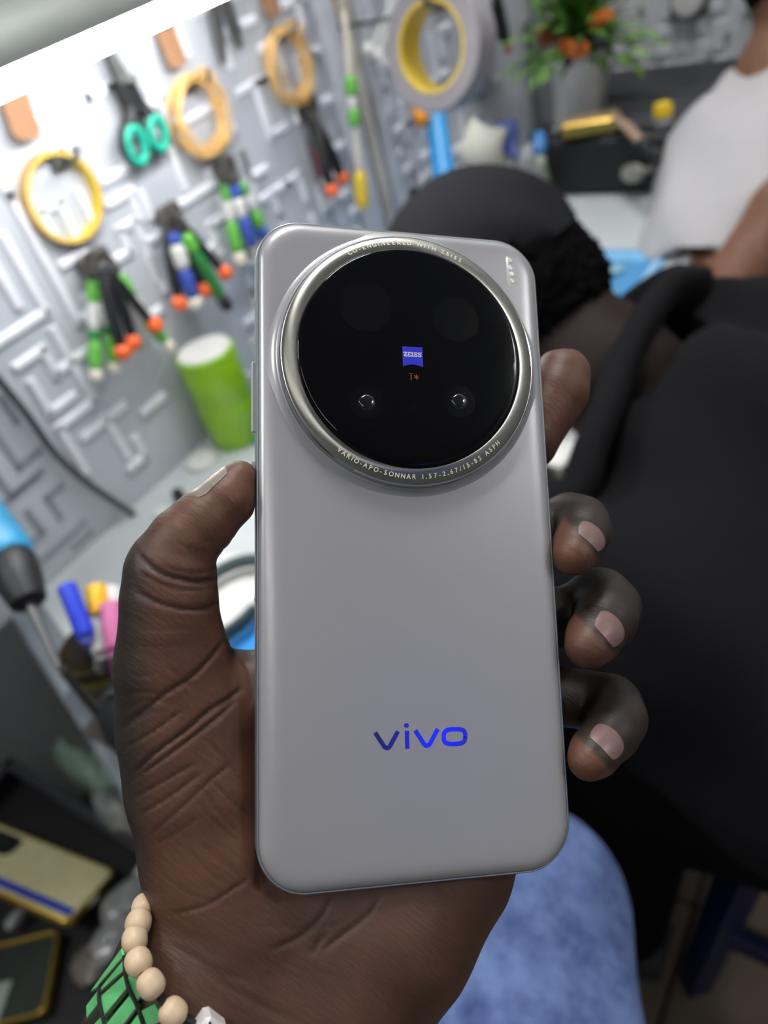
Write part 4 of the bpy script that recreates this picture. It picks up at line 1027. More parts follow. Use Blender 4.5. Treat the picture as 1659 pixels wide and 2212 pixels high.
# grey tweezers hanging at the top
for k, (a, b) in enumerate((((448, -30), (478, 138)), ((472, -30), (514, 104)))):
    t = thing('tweezers', ('grey steel tweezers hanging at the top of the wall, left of two', 'grey steel tweezers hanging at the top of the wall, right of two')[k], 'tweezers', wl(*a, 0.012), 'grey tweezers')
    A, Bq = wl(*a, 0.006), wl(*b, 0.010); d = nrm(Bq - A); L = np.linalg.norm(Bq - A); s = nrm(np.cross(d, [1, 0, 0]))
    for sg in (-1, 1):
        MB().prism([A + s * sg * 0.002, A + d * L * 0.35 + s * sg * 0.0045 + s * 0.002 * sg, A + d * L * 0.75 + s * sg * 0.0055, Bq + s * sg * 0.001, Bq + s * sg * 0.0004, A + d * L * 0.6 + s * sg * 0.0018, A + s * sg * 0.0004], (0.006, 0, 0)).build('arm', M_steel, t, angle=0.3)
    MB().tube([A - d * 0.004 + [0.003, 0, 0], A + d * 0.004 + [0.003, 0, 0]], 0.0034, n=12).build('rivet', M_dsteel, t)

# scissors
sc_ = thing('scissors', 'open grey scissors with teal finger loops hanging on the wall', 'scissors', wl(262, 180))
cS = 0.012
for (tip, r0, sg, lc, lr) in (((216, 96), (262, 186), -1, (290, 315), (27, 46)), ((228, 96), (274, 184), 1, (336, 289), (24, 42))):
    A = wl(*r0, cS + 0.004 * sg); T = wl(*tip, cS + 0.004 * sg); d = nrm(T - A); s = nrm(np.cross(d, [1, 0, 0]))
    MB().prism([A - s * 0.006, A + s * 0.006, T + s * 0.0026, T - s * 0.0026], (0.003, 0, 0)).build('blade', M_steel, sc_, angle=0.3)
    Lc = wl(*lc, cS + 0.002)
    c_ = np.array([0, 0, 0]); pts = []
    e1 = nrm(wl(lc[0] + 12, lc[1] + 40, cS) - Lc); e2 = nrm(np.cross(e1, [1, 0, 0])); k_ = np.linalg.norm(wl(lc[0] + 12, lc[1] + 40, cS) - Lc) / 41.8
    ry = lr[1] * k_ * 0.92; rx = ry * 0.70
    ring = [Lc + e1 * ry * math.cos(t_) + e2 * rx * math.sin(t_) for t_ in np.linspace(0, 2 * PI, 33)[:-1]]
    sh = spline([wl(*r0, cS), wl(*((r0[0] + lc[0]) / 2 - 6 * sg, (r0[1] + lc[1]) / 2 - 12), cS), Lc - e1 * ry * 0.98], 6)
    MB().tube(sh, [0.0085 - 0.0022 * i / len(sh) for i in range(len(sh))], n=14, flat=((1, 0, 0), 1.0)).build('shank', M_blk, sc_, angle=1.2)
    lo_ = MB().tube(ring, 0.0046, n=12, closed=True).build('finger_loop', M_blk, sc_, angle=1.2)
    MB().tube([p_ + [0.003, 0, 0] for p_ in [Lc + e1 * (ry - 0.0018) * math.cos(t_) + e2 * (rx - 0.0018) * math.sin(t_) for t_ in np.linspace(0, 2 * PI, 33)[:-1]]], 0.0042, n=12, closed=True).build('loop_lining', M_teal, lo_, angle=1.2)
MB().lathe(wl(262, 176, cS - 0.003), (1, 0, 0), [(0.0045, 0), (0.0045, 0.016), (0.003, 0.0175)], n=20).build('pivot_screw', M_steel, sc_)

# brown card tags
for k, (a, b, hw, lab) in enumerate((((20, 188), (58, 302), 0.0125, 'brown card tag hanging above the yellow tape ring at far left'),
                                     ((348, 48), (384, 146), 0.0115, 'brown card tag hanging above the nearer coil of wire'),
                                     ((566, -60), (588, 38), 0.0115, 'brown card tag cut off by the top of the picture above the far coil'))):
    A, Bq = wl(*a, 0.006), wl(*b, 0.010); d = nrm(Bq - A); s = nrm(np.cross(d, [1, 0, 0])); L = np.linalg.norm(Bq - A)
    t = thing('card_tag', lab, 'tag', A, 'brown card tags')
    pts = []
    for (cx_, cy_, t0) in ((L - 0.007, hw - 0.007, 0), (L - 0.007, -(hw - 0.007), -90), (0.007 - 0.01, -(hw - 0.007), -180), (0.007 - 0.01, hw - 0.007, -270)):
        for j in range(7):
            tt = math.radians(t0 + 90 - 90 * j / 6); pts.append(A + d * (cx_ + 0.007 * math.cos(tt)) + s * (cy_ + 0.007 * math.sin(tt)))
    MB().prism(pts, (0.003, 0, 0)).build('card', M_card, t, angle=0.5)
    MB().tube([A + d * 0.004 + [-0.006, 0, 0], A + d * 0.004 + [0.009, 0, 0]], 0.002, n=10).build('pin', M_steel, t)

# tape ring with thin wall, on a peg
o = wl(141, 428, 0.010); R = 0.0372
t = thing('tape_ring', 'nearly finished tape roll with yellow inside and tan rim on the wall', 'tape', o)
MB().lathe(o + [-0.010, 0, 0], (1, 0, 0), [(R - 0.0035, 0), (R - 0.0014, 0), (R - 0.0014, 0.0115), (R - 0.0035, 0.0115)], n=72, capped=False).build('core', M_yel, t, angle=0.5)
MB().lathe(o + [-0.0102, 0, 0], (1, 0, 0), [(R - 0.0014, 0), (R, 0), (R, 0.0119), (R - 0.0014, 0.0119)], n=72, capped=False).build('tape', M_tan, t, angle=0.5)
hook((128, 345), 0.022, 'steel hook inside the top of the yellow tape ring', 'steel wall hooks')
# wire coils
def coil(lab, px, r, rz, turns, seed, hk):
    rg = random.Random(seed); c = wl(*px, 0.014)
    t = thing('wire_coil', lab, 'wire', c, 'coils of solder wire')
    pts = []
    for i in range(turns * 24):
        a = 2 * PI * i / 24; tt = i / 24
        k1 = 1 + 0.10 * math.sin(tt * 2.1 + seed) + 0.05 * math.sin(3 * a + tt * 1.7)
        pts.append(c + np.array([0.006 * math.sin(tt * 2.7 + seed) + 0.002 * math.sin(a * 2 + tt), r * k1 * math.sin(a) + 0.003 * math.sin(tt * 1.3), rz * k1 * math.cos(a) - 0.004 * abs(math.sin(tt))]))
    MB().tube(spline(pts, 2), 0.00115, n=6).build('loops', M_cop, t, angle=1.5)
    for a in (0.5, 2.6):
        q = c + np.array([0.0, r * math.sin(a), rz * math.cos(a)])
        e = nrm(np.array([0, math.cos(a), -math.sin(a)]))
        ra, rb, _ = frame_of(e, (1, 0, 0))
        MB().tube([q + 0.0085 * (math.cos(u) * ra + math.sin(u) * rb * 1.0) + e * 0.006 * u / 6 for u in np.linspace(0, 5 * PI, 50)], 0.0010, n=6).build('binding', M_cop, t, angle=1.5)
    hook(hk, 0.022, lab.replace('coil of', 'hook holding the coil of') if False else 'steel hook carrying the ' + ('nearer' if seed == 3 else 'farther') + ' coil of wire', 'steel wall hooks')
coil('golden coil of solder wire below the middle card tag', (430, 245), 0.031, 0.0335, 12, 3, (412, 178))
coil('golden coil of solder wire nearer the trunking', (624, 138), 0.030, 0.0345, 8, 5, (600, 74))

# hanging brush with green bands and a yellow grip in the trunking, loose wire above
t = thing('cleaning_brush', 'slim pale brush with green bands and a yellow grip hanging on the trunking', 'brush', wl(765, 160, 0.05))
handle(t, (742, 20), (784, 452), [('c', 0.0, 0.33, 0.55), ('g', 0.31, 0.41, 1.15), ('w', 0.40, 0.48, 0.9), ('g', 0.47, 0.56, 1.1), ('c', 0.55, 0.80, 0.5), ('y', 0.79, 1.0, 1.35)], 0.0058, 0.046)
MB().tube([wl(742, 22, 0.046), wl(741, 12, 0.046), wl(741, 10, 0.022)], 0.0012, n=8).build('loop', M_steel, t)
t = thing('loose_wire', 'thin pale wire looping down the top of the trunking', 'wire', wl(730, 0, 0.03))
MB().tube(spline([wl(700, -40, 0.03), wl(720, 10, 0.034), wl(752, 40, 0.036), (wl(748, -10, 0.04)), wl(735, -60, 0.03)], 8), 0.0009, n=8).build('strand', M_tan, t)

# black cable drooping across the wall
cp = [(-160, 640, .010), (-60, 752, .010), (0, 824, .010), (60, 898, .010), (115, 974, .010), (180, 1036, .010), (250, 1086, .012), (320, 1132, .014), (400, 1186, .016)]
t = thing('power_cable', 'black cable drooping across the wall at the left', 'cable', wl(112, 972, 0.012))
MB().tube(spline([wl(*p) for p in cp], 6), 0.0036, n=12).build('sheath', mat('cable_grey', (66, 71, 75), rough=0.5), t, angle=1.5)

# grey tape roll hung in front, blue handle below, white leads
axr = nrm(MCW @ np.array([-0.66, 0.44, -0.66]))       # faces the camera, stands off the wall
o = at(950, 100, 0.79)
t = thing('tape_roll', 'full roll of grey tape with a yellow core hanging out from the wall', 'tape', o)
RI, RO, HW = 0.0385, 0.0600, 0.016
MB().lathe(o - axr * HW, axr, [(RI, 0), (RI + 0.0035, -0.0004), (RI + 0.0035, 2 * HW + 0.0004), (RI, 2 * HW)], n=72, capped=False).build('core', M_yel, t, angle=0.5)
MB().lathe(o - axr * HW, axr, [(RI + 0.0035, 0), (RO - 0.002, 0), (RO, 0.002), (RO, 2 * HW - 0.002), (RO - 0.002, 2 * HW), (RI + 0.0035, 2 * HW)], n=72, capped=False).build('tape', mat('grey_tape', (150, 146, 152), rough=0.5), t, angle=0.4)
upv = nrm(np.array([0, 0, 1.0]) - axr * axr[2]); inner = o + upv * (RI - 0.003)
h = thing('wall_hook', 'bent steel peg through the top of the grey tape roll', 'hook', inner)
back = inner - axr * 0.05; wallp = np.array([XW, back[1], back[2]])
MB().tube([wallp, back + [-0.012, 0, 0], back - axr * -0.004, inner, inner + axr * 0.021, inner + axr * 0.023 + upv * 0.008], 0.0026, n=10).build('pin', M_steel, h)
MB().lathe(wallp, (1, 0, 0), [(0.012, 0.0), (0.012, 0.003), (0.004, 0.004)], n=20).build('plate', M_steel, h)
t = thing('heat_gun_tube', 'bright blue cylinder standing on the workbench under the grey tape roll', 'holder', dk(935, 400, 0.10))
bt, bb = at(938, 232, 0.98), at(962, 400, 0.96)
MB().tube([bt + (bb - bt) * k_ for k_ in (0, 0.02, 0.5, 1.0, 1.35)], [0.012, 0.0142, 0.0146, 0.0150, 0.0152], n=24).build('body', mat('sky_blue_plastic', (52, 150, 216), rough=0.4), t, angle=0.6)
bq = bt + (bb - bt) * 1.35
MB().lathe(np.array([bq[0], bq[1], ZD + 0.0002]), (0, 0, 1), [(0.030, 0), (0.030, 0.006), (0.018, 0.012), (0.015, max(bq[2] - ZD, 0.02))], n=28).build('base', M_blk, t)
t = thing('screwdriver', 'small orange grip screwdriver clipped beside the blue cylinder', 'screwdriver', at(910, 235, 0.96))
A, Bq = at(902, 214, 0.955), at(914, 268, 0.945); dv = Bq - A
MB().tube([A, A + dv * 0.1, A + dv * 0.5, A + dv * 0.9, Bq], [0.005, 0.0092, 0.0096, 0.0092, 0.005], n=16).build('grip', mat('amber_plastic', (232, 150, 30), rough=0.4), t, angle=1.0)
MB().tube([A - dv * 0.9, A], 0.0022, n=10).build('shaft', M_steel, t)
t = thing('earphones', 'tangle of white leads hanging left of the grey tape roll', 'cable', wl(820, 40, 0.03))
for k, pts in enumerate(([(850, -40), (838, 20), (822, 60), (806, 100), (796, 112)], [(868, -40), (846, 30), (830, 84), (816, 120)], [(840, -40), (856, 40), (848, 100), (828, 140), (826, 90)], [(862, -30), (852, 60), (838, 120)])):
    MB().tube(spline([wl(*p, 0.035 + 0.006 * k) for p in pts], 6), 0.0018, n=8).build('lead', M_white, t, angle=1.5)
for q in ((795, 110), (816, 122)):
    MB().ball(wl(*q, 0.038), (0.006, 0.0075, 0.0085), 16, 10).build('earbud', M_white, t, angle=1.5)
# tools past the tape roll
t = thing('cutting_pliers', 'dark pliers with an orange end hanging right of the grey tape roll', 'pliers', wl(1050, 60, 0.02), GT)
jaws(t, (1040, 20), (1030, -30), 0.010, 0.014)
handle(t, (1040, 22), (1057, 116), [('k', 0.0, 0.85), ('o', 0.82, 1.0, 2.0)], 0.0062, 0.018, 0.020)
handle(t, (1052, 12), (1088, 92), [('k', 0.0, 0.95, 1.1)], 0.0062, 0.018, 0.020)
t = thing('screwdriver', 'black screwdriver with a red tip ring hanging near the room corner', 'screwdriver', wl(1085, 60, 0.03))
A, Bq = wl(1072, -10, 0.03), wl(1094, 96, 0.03); dv = Bq - A
MB().tube([A, A + dv * 0.3, A + dv * 0.8, Bq], [0.007, 0.0085, 0.0085, 0.005], n=16).build('grip', M_blk, t, angle=1.0)
MB().tube([A + dv * 0.98, A + dv * 1.16], 0.0055, n=14).build('ring', M_red, t)
for k, (px, py) in enumerate(((1045, 172), (1026, 200))):
    t = thing('peg_cap', ('upper', 'lower')[k] + ' of two dark green caps on the wall right of the tape roll', 'cap', wl(px, py, 0.006))
    MB().lathe(wl(px, py, 0.0), (1, 0, 0), [(0.010, 0), (0.010, 0.006), (0.007, 0.010), (0.003, 0.012)], n=24).build('head', mat('bottle_green', (24, 58, 44), rough=0.4), t)
t = thing('wall_socket', 'pale round wall fitting at the top edge of the back wall', 'fitting', onp(1490, -5, 1, YB))
MB().lathe(onp(1490, -5, 1, YB), (0, -1, 0), [(0.024, 0), (0.024, 0.012), (0.020, 0.018), (0.004, 0.019)], n=36).build('cover', M_white, t)
MB().box(onp(1490, 6, 1, YB - 0.004), 0.03, 0.004, 0.02, bev=0.003).build('plate', M_steel, t)

# ================================================================== things on the workbench
M_mat = mat('blue_silicone', (72, 138, 186), rough=0.55, var=0.05, scale=25)
M_lime2 = mat('lime_can', (140, 190, 28), rough=0.35, var=0.10, scale=40, coat=0.3)
# lime can with white lid
cb = dk(520, 940); cb[0] = max(cb[0], XW + 0.040)
t = thing('dispenser_can', 'lime green can with a white top standing on the bench by the phone', 'can', cb)
ctop = at(466, 775, np.linalg.norm(cb - CAM_LOC) / np.linalg.norm(ray(500, 900)) * 0.985)
hgt = 0.106; rc_ = 0.0315
MB().lathe(cb + [0, 0, 0.0002], (0, 0, 1), [(rc_ * 0.92, 0), (rc_, 0.004), (rc_, hgt * 0.45), (rc_ * 0.97, hgt * 0.48), (rc_, hgt * 0.51), (rc_, hgt * 0.93), (rc_ * 0.97, hgt * 0.96)], n=48).build('body', M_lime2, t, angle=0.7)
MB().lathe(cb + [0, 0, hgt * 0.955], (0, 0, 1), [(rc_ * 0.99, 0), (rc_ * 1.0, 0.004), (rc_ * 0.95, 0.0065)], n=48).build('rim', M_lime2, t)
MB().lathe(cb + [0, 0, hgt * 0.96], (0, 0, 1), [(rc_ * 0.90, 0), (rc_ * 0.90, 0.007), (rc_ * 0.85, 0.009), (0.002, 0.009)], n=48).build('lid', M_white, t)
# white round lids on the bench
for k, (px, py, r) in enumerate(((438, 1002, 0.0165), (395, 968, 0.009), (330, 985, 0.008), (352, 1108, 0.009))):
    q = dk(px, py)
    t = thing('bottle_cap', ('large white round cap lying on the bench below the lime can', 'small white cap lying left of the lime can', 'small white cap lying at the foot of the maze wall', 'small white cap lying beside the thumb knuckle')[k], 'cap', q, 'white caps on the bench')
    MB().lathe(q + [0, 0, 0.0002], (0, 0, 1), [(r, 0), (r, r * 0.30), (r * 0.9, r * 0.42), (0.001, r * 0.42)], n=36).build('shell', M_white, t)
q = dk(392, 1082)
t = thing('fuse_knob', 'tiny dark knob standing on the bench above the thumb', 'knob', q)
MB().lathe(q + [0, 0, 0.0002], (0, 0, 1), [(0.006, 0), (0.006, 0.012), (0.0045, 0.014)], n=24).build('body', M_blk, t)
# grey rings of cable and white sheet between thumb and phone
q = dk(520, 1330)
t = thing('paper_sheet', 'white paper sheet lying on the bench between thumb and phone', 'paper', q)
MB().box(q + [0.0, 0.02, 0.0006], 0.075, 0.052, 0.0004, np.array([[0.95, 0.3, 0], [-0.3, 0.95, 0], [0, 0, 1]])).build('sheet', M_white, t, smooth=False)
q = dk(560, 1440)
t = thing('blue_pad', 'bright blue pad on the bench showing between the thumb web and the phone', 'mat', q)
MB().box(q + [0.03, 0.0, 0.0012], 0.075, 0.040, 0.0011, np.array([[0.95, -0.3, 0], [0.3, 0.95, 0], [0, 0, 1]]), bev=0.0008).build('pad', mat('pad_blue', (40, 140, 220), rough=0.5), t)
q = dk(487, 1300, 0.012)
t = thing('cable_bundle', 'dark teal coiled cable on the bench behind the thumb', 'cable', q)
pts = [q + np.array([0.034 * math.cos(a) * (1 + 0.05 * math.sin(a * 0.37)), 0.048 * math.sin(a) * (1 + 0.05 * math.sin(a * 0.41)), 0.003 * math.sin(a * 0.23) + 0.0006 * a - 0.006]) for a in np.linspace(0, 8 * PI, 120)]
MB().tube(pts, 0.0032, n=10).build('loops', mat('teal_cable', (46, 66, 70), rough=0.45), t, angle=1.5)
# blue mat with white border
m0, m1 = dk(1240, 541), dk(1392, 541)
t = thing('repair_mat', 'blue silicone repair mat with a pale edge lying on the bench', 'mat', ((XE - 0.20), 0.6, ZD))
xr, yt = XE - 0.016, m0[1]
MB().box(((xr - 0.33 + xr) / 2, yt - 0.235, ZD + 0.0016), 0.165, 0.235, 0.0014, bev=0.001).build('pad', M_mat, t)
MB().box((xr - 0.008, yt - 0.235, ZD + 0.0034), 0.004, 0.23, 0.0006).build('edge_stripe', mat('mat_edge', (150, 190, 222), rough=0.5), t, smooth=False)
for k in range(3):
    MB().box((xr - 0.06 - 0.1 * k, yt - 0.02, ZD + 0.0036), 0.036, 0.012, 0.0006, bev=0.0005).build('tray_ridge', mat('mat_pale', (120, 180, 220), rough=0.5), t)
# pale parts and paper on the mat near the neck
for k, (px, py, r) in enumerate(((1298, 640, 0.016), (1330, 588, 0.010))):
    q = dk(px, py, 0.0034)
    t = thing('parts_dish', ('pale round dish of parts on the blue mat by the curly hair', 'smaller pale dish on the blue mat')[k], 'dish', q)
    MB().lathe(q, (0, 0, 1), [(r * 0.8, 0), (r, 0.005), (r * 0.93, 0.005), (r * 0.75, 0.0015), (0.001, 0.0015)], n=32).build('bowl', mat('pale_dish', (150, 186, 200), rough=0.4), t)
q = dk(1212, 985)
# white item under the seated man's arm
t = thing('paper_box', 'white paper carton on the bench edge right of the phone below the index finger', 'box', q)
MB().box(q + [-0.05, 0.02, 0.0165], 0.075, 0.07, 0.016, bev=0.002).build('carton', M_white, t)
MB().box(q + [-0.05, 0.02, 0.0338], 0.06, 0.055, 0.001, bev=0.0005).build('lid_flap', M_white, t)

# black case on the far end of the bench, shelf behind it
M_case = mat('case_black', (12, 12, 14), rough=0.5, var=0.1)
yf = onp(1300, 421, 2, ZD)[1]
xl_ = onp(1183, 421, 1, yf)[0]
t = thing('black_case', 'black equipment case on the far end of the bench', 'case', (xl_ + 0.16, yf + 0.08, ZD))
MB().box((xl_ + 0.17, yf + 0.08, ZD + 0.040), 0.17, 0.08, 0.0395, bev=0.004).build('body', M_case, t)
MB().box((xl_ + 0.17, yf - 0.0012, ZD + 0.040), 0.16, 0.0012, 0.034, bev=0.001).build('front_panel', M_case, t)
MB().box((xl_ + 0.17, yf + 0.09, ZD + 0.0812), 0.155, 0.06, 0.0017, bev=0.001).build('top_plate', mat('case_grey', (50, 51, 55), rough=0.55), t)
sz = ZD + 0.083
t = thing('black_shelf', 'dark grey raised shelf against the back wall behind the plant', 'shelf', (xl_ + 0.1, YB - 0.09, ZD))
MB().box((xl_ + 0.165, (yf + 0.167 + YB - 0.012) / 2, sz - 0.008), 0.18, (YB - 0.012 - yf - 0.167) / 2, 0.008, bev=0.002).build('board', mat('shelf_dark', (34, 35, 39), rough=0.5), t)
for x in (xl_ + 0.01, xl_ + 0.32): MB().box((x, YB - 0.092, ZD + (sz - 0.016 - ZD) / 2), 0.01, 0.07, (sz - 0.016 - ZD) / 2).build('leg', M_case, t, smooth=False)
zc_ = ZD + 0.083
q = onp(1275, 292, 2, zc_)
t = thing('gold_phone', 'gold phone body lying on the black case', 'phone', q)
q2 = onp(1215, 300, 2, zc_); q3 = onp(1338, 282, 2, zc_)
axg = nrm(q3 - q2); axn = np.array([-axg[1], axg[0], 0])
MB().box((q2 + q3) / 2 + axn * 0.012 + [0, 0, 0.010], np.linalg.norm(q3 - q2) / 2, 0.018, 0.0095, np.array([axg, axn, [0, 0, 1]]), bev=0.003).build('body', mat('gold_metal', (190, 156, 74), rough=0.3, metal=0.8), t)
MB().box((q2 + q3) / 2 + axn * 0.012 + [0, 0, 0.0200], np.linalg.norm(q3 - q2) / 2 - 0.004, 0.014, 0.0008, np.array([axg, axn, [0, 0, 1]])).build('screen', mat('gold_dull', (140, 120, 88), rough=0.35), t, smooth=False)
t = thing('flex_strip', 'tan ribbon tool lying across the black case towards the white shirt', 'tool', onp(1350, 280, 2, zc_))
A, Bq = onp(1330, 255, 2, zc_ + 0.018), onp(1384, 305, 2, zc_ + 0.006)
MB().tube([A, (A + Bq) / 2 + [0, 0, 0.003], Bq], [0.007, 0.008, 0.007], n=12, flat=((0, 0, 1), 0.5)).build('strip', mat('tan_plastic', (150, 126, 106), rough=0.5), t)
MB().tube(spline([Bq, onp(1405, 330, 2, zc_), onp(1412, 352, 1, yf - 0.006), onp(1395, 372, 1, yf - 0.008)], 6), 0.0045, n=10).build('tail', M_dark, t)
q = onp(1367, 374, 1, yf - 0.012)
t = thing('cable_plug', 'pale plug hanging against the front of the black case', 'plug', q)
MB().ball(q, (0.017, 0.009, 0.013), 18, 10).build('head', mat('pale_plug', (176, 172, 160), rough=0.5), t, angle=1.5)
MB().tube(spline([q + [0.014, 0, 0.002], q + [0.028, 0.0, 0.006], q + [0.032, 0.004, 0.03]], 5), 0.004, n=10).build('lead', mat('grey_lead', (120, 120, 112), rough=0.5), t, angle=1.5)
q = onp(1432, 272, 2, zc_)
t = thing('glue_bottle', 'small clear bottle with a yellow cap on the black case beside the shirt', 'bottle', q)
MB().lathe(q + [0, 0, 0.0002], (0, 0, 1), [(0.011, 0), (0.012, 0.002), (0.012, 0.010), (0.010, 0.013)], n=24).build('body', mat('bottle_grey', (150, 152, 152), rough=0.3), t)
MB().lathe(q + [0, 0, 0.0134], (0, 0, 1), [(0.0125, 0), (0.0125, 0.011), (0.010, 0.015)], n=24).build('cap', mat('yellow_cap', (222, 186, 30), rough=0.4), t)
# potted plant
q = onp(1258, 232, 2, sz); q[1] = min(q[1], YB - 0.045 - 0.02)
q = onp(1258, 240, 2, zc_)
t = thing('potted_plant', 'green artificial plant with orange flowers in a white pot', 'plant', q)
MB().lathe(q + [0, 0, 0.0002], (0, 0, 1), [(0.032, 0), (0.034, 0.003), (0.045, 0.080), (0.047, 0.084), (0.043, 0.084), (0.040, 0.070), (0.001, 0.070)], n=40).build('pot', mat('pot_white', (232, 232, 226), rough=0.5), t, angle=0.6)
MB().lathe(q + [0, 0, 0.068], (0, 0, 1), [(0.040, 0.0), (0.040, 0.005), (0.001, 0.008)], n=24).build('soil', mat('soil', (40, 34, 26), rough=0.9), t)
rg = random.Random(4)
lm = [mat('leaf_dark', (58, 92, 34), rough=0.5), mat('leaf_mid', (94, 136, 50), rough=0.5), mat('leaf_pale', (104, 148, 60), rough=0.5)]
c0 = q + np.array([0, 0, 0.078])
leaf_me = {}
def leaf_mesh(m):
    if m.name in leaf_me: return leaf_me[m.name]
    mb = MB(); V = []; F = []
    for i, (x, wd, z) in enumerate(((0, 0.001, 0), (0.012, 0.006, 0.002), (0.026, 0.0075, 0.003), (0.040, 0.005, 0.001), (0.052, 0.0004, -0.004))):
        V += [(x, -wd, z - 0.3 * wd), (x, 0, z), (x, wd, z - 0.3 * wd)]
    for i in range(4):
        for k in range(2): F.append((i * 3 + k, i * 3 + k + 1, i * 3 + 4 + k, i * 3 + 3 + k))
    o = mesh_obj('leaf', V, F, m, None, angle=1.5); me = o.data; bpy.data.objects.remove(o); leaf_me[m.name] = me; return me
for k in range(295):
    az = rg.uniform(0, 2 * PI); el = rg.uniform(-0.22, 1.55); rr = rg.uniform(0.010, 0.074) * (1.0 if el > 0.2 else 1.15)
    dv = np.array([math.cos(az) * math.cos(el), math.sin(az) * math.cos(el), math.sin(el)])
    pos = c0 + dv * rr * np.array([1.15, 0.75, 0.95]) + [0, 0, 0.008]
    if pos[1] > YB - 0.03: pos[1] = YB - 0.03 - rg.uniform(0, 0.02)
    m_ = lm[2] if (el < 0.25 and rg.random() < 0.6) else lm[rg.choice((0, 0, 1, 1, 2))]
    o = bpy.data.objects.new('leaf', leaf_mesh(m_)); COL.objects.link(o); o.parent = t
    d2 = nrm(dv + np.array([rg.uniform(-.5, .5), rg.uniform(-.5, .5) - 0.2, rg.uniform(-.5, .3)]))
    if pos[1] + d2[1] * 0.05 > YB - 0.02: d2[1] = -abs(d2[1])
    a, b, d = frame_of(d2); M_ = Matrix([[d[i], a[i], b[i]] for i in range(3)]).to_4x4()
    o.matrix_local = Matrix.Translation(Vector(pos - q)) @ M_ @ Matrix.Scale(rg.uniform(0.62, 1.0), 4)
for k in range(14):
    az = 2 * PI * k / 14; e = c0 + np.array([math.cos(az) * 0.05, math.sin(az) * 0.03, 0.05 + 0.02 * math.sin(3 * az)])
    MB().tube(spline([c0 + [0, 0, -0.004], (c0 + e) / 2 + [0, 0, 0.012], e], 4), 0.0014, n=6).build('stem', lm[0], t, angle=1.5)
for k, (px, py) in enumerate(((1222, 100), (1240, 108), (1258, 106), (1300, 45), (1312, 38), (1288, 48), (1183, 84), (1190, 66), (1176, 78))):
    p_ = onp(px, py, 1, q[1] - 0.055 if k < 3 else q[1] - 0.02)
    mb = MB()
    for j in range(7):
        a = 2 * PI * j / 7; mb.ball(p_ + 0.0065 * np.array([math.cos(a), -0.4, math.sin(a)]), (0.0052, 0.003, 0.0052), 8, 5)
    mb.ball(p_ + np.array([0, -0.005, 0]), 0.004, 8, 5)
    mb.build('flower', mat('orange_petal' if k < 6 else 'red_petal', (206, 108, 34) if k < 6 else (176, 82, 56), rough=0.6), t, angle=1.5)
for (px, py) in ((1226, 132), (1298, 84)):
    MB().ball(onp(px, py, 1, q[1] - 0.05), (0.008, 0.006, 0.008), 12, 8).build('bud', mat('violet_bud', (70, 66, 92), rough=0.6), t, angle=1.5)
# star shaped pad, blue brackets, tools in the corner by the wall
so = at(1040, 322, 1.20); va = nrm(np.array([0.75, -0.62, 0.22])); sa, sb, _ = frame_of(va)
t = thing('star_pad', 'white star shaped cushion pad standing behind the black cap', 'pad', so)
pts = []
for k in range(10):
    rr = 0.053 if k % 2 == 0 else 0.032; a = PI / 2 + PI * k / 5 + 0.08
    pts.append(so + rr * (math.cos(a) * sa + math.sin(a) * sb * 0.92))
V = [p_ - va * 0.004 for p_ in pts] + [so + (p_ - so) * 0.97 + va * 0.007 for p_ in pts] + [so + va * 0.015] + [so - va * 0.004]
F = [(i, (i + 1) % 10, 10 + (i + 1) % 10, 10 + i) for i in range(10)] + [(10 + i, 10 + (i + 1) % 10, 20) for i in range(10)] + [((i + 1) % 10, i, 21) for i in range(10)]
mesh_obj('cushion', V, F, mat('star_white', (222, 222, 208), rough=0.6), t, angle=1.3)
MB().box((so[0] - 0.01, so[1] + 0.012, (ZD + so[2] - 0.03) / 2 + 0.0002), 0.014, 0.010, (so[2] - 0.03 - ZD) / 2, bev=0.003).build('stand', mat('mustard', (196, 164, 60), rough=0.5), t)
for k, (a, b, c1) in enumerate((((1083, 268), (1092, 330), (52, 84, 168)), ((1106, 262), (1112, 345), (84, 100, 164)))):
    t = thing('screwdriver', ('darker blue screwdriver standing in the corner behind the star pad', 'paler blue screwdriver standing nearest the room corner')[k], 'screwdriver', at(*b, 1.22), 'blue screwdrivers')
    A, Bq = at(*a, 1.235), at(*b, 1.215); dv = Bq - A
    MB().tube([A, A + dv * 0.08, A + dv * 0.9, Bq], [0.006, 0.0095, 0.009, 0.006], n=14).build('grip', mat('blue_grip_%d' % k, c1, rough=0.45), t, angle=1.0)
    E_ = np.array([Bq[0] + 0.004, Bq[1] - 0.012, ZD + 0.0005]); MB().tube([Bq, E_], 0.0028, n=10).build('shaft', M_steel, t)
t = thing('screwdriver', 'screwdriver with a bright blue grip left of the black case', 'screwdriver', at(1165, 310, 1.08))
A, Bq = at(1165, 290, 1.10), at(1164, 332, 1.085); dv = Bq - A
MB().tube([A, A + dv * 0.1, A + dv * 0.9, Bq], [0.006, 0.0095, 0.0095, 0.006], n=14).build('grip', mat('blue_grip_x', (66, 128, 190), rough=0.45), t, angle=1.0)
E_ = np.array([Bq[0] + 0.002, Bq[1] - 0.01, ZD + 0.0005]); MB().tube([Bq, E_], 0.003, n=10).build('shaft', M_steel, t)
t = thing('glass_tube', 'small pale glass tube leaning beside the black case behind the cap', 'tube', at(1175, 380, 1.04))
A = at(1166, 345, 1.05); E_ = dk(1185, 412); MB().tube([A, A + (E_ - A) * 0.9, E_ + [0, 0, 0.002]], [0.007, 0.0075, 0.005], n=14).build('body', mat('pale_glass', (150, 158, 140), rough=0.25), t, angle=1.0)
t = thing('cable_post', 'slim dark post standing on the bench in the room corner', 'post', onp(1165, 330, 2, ZD))
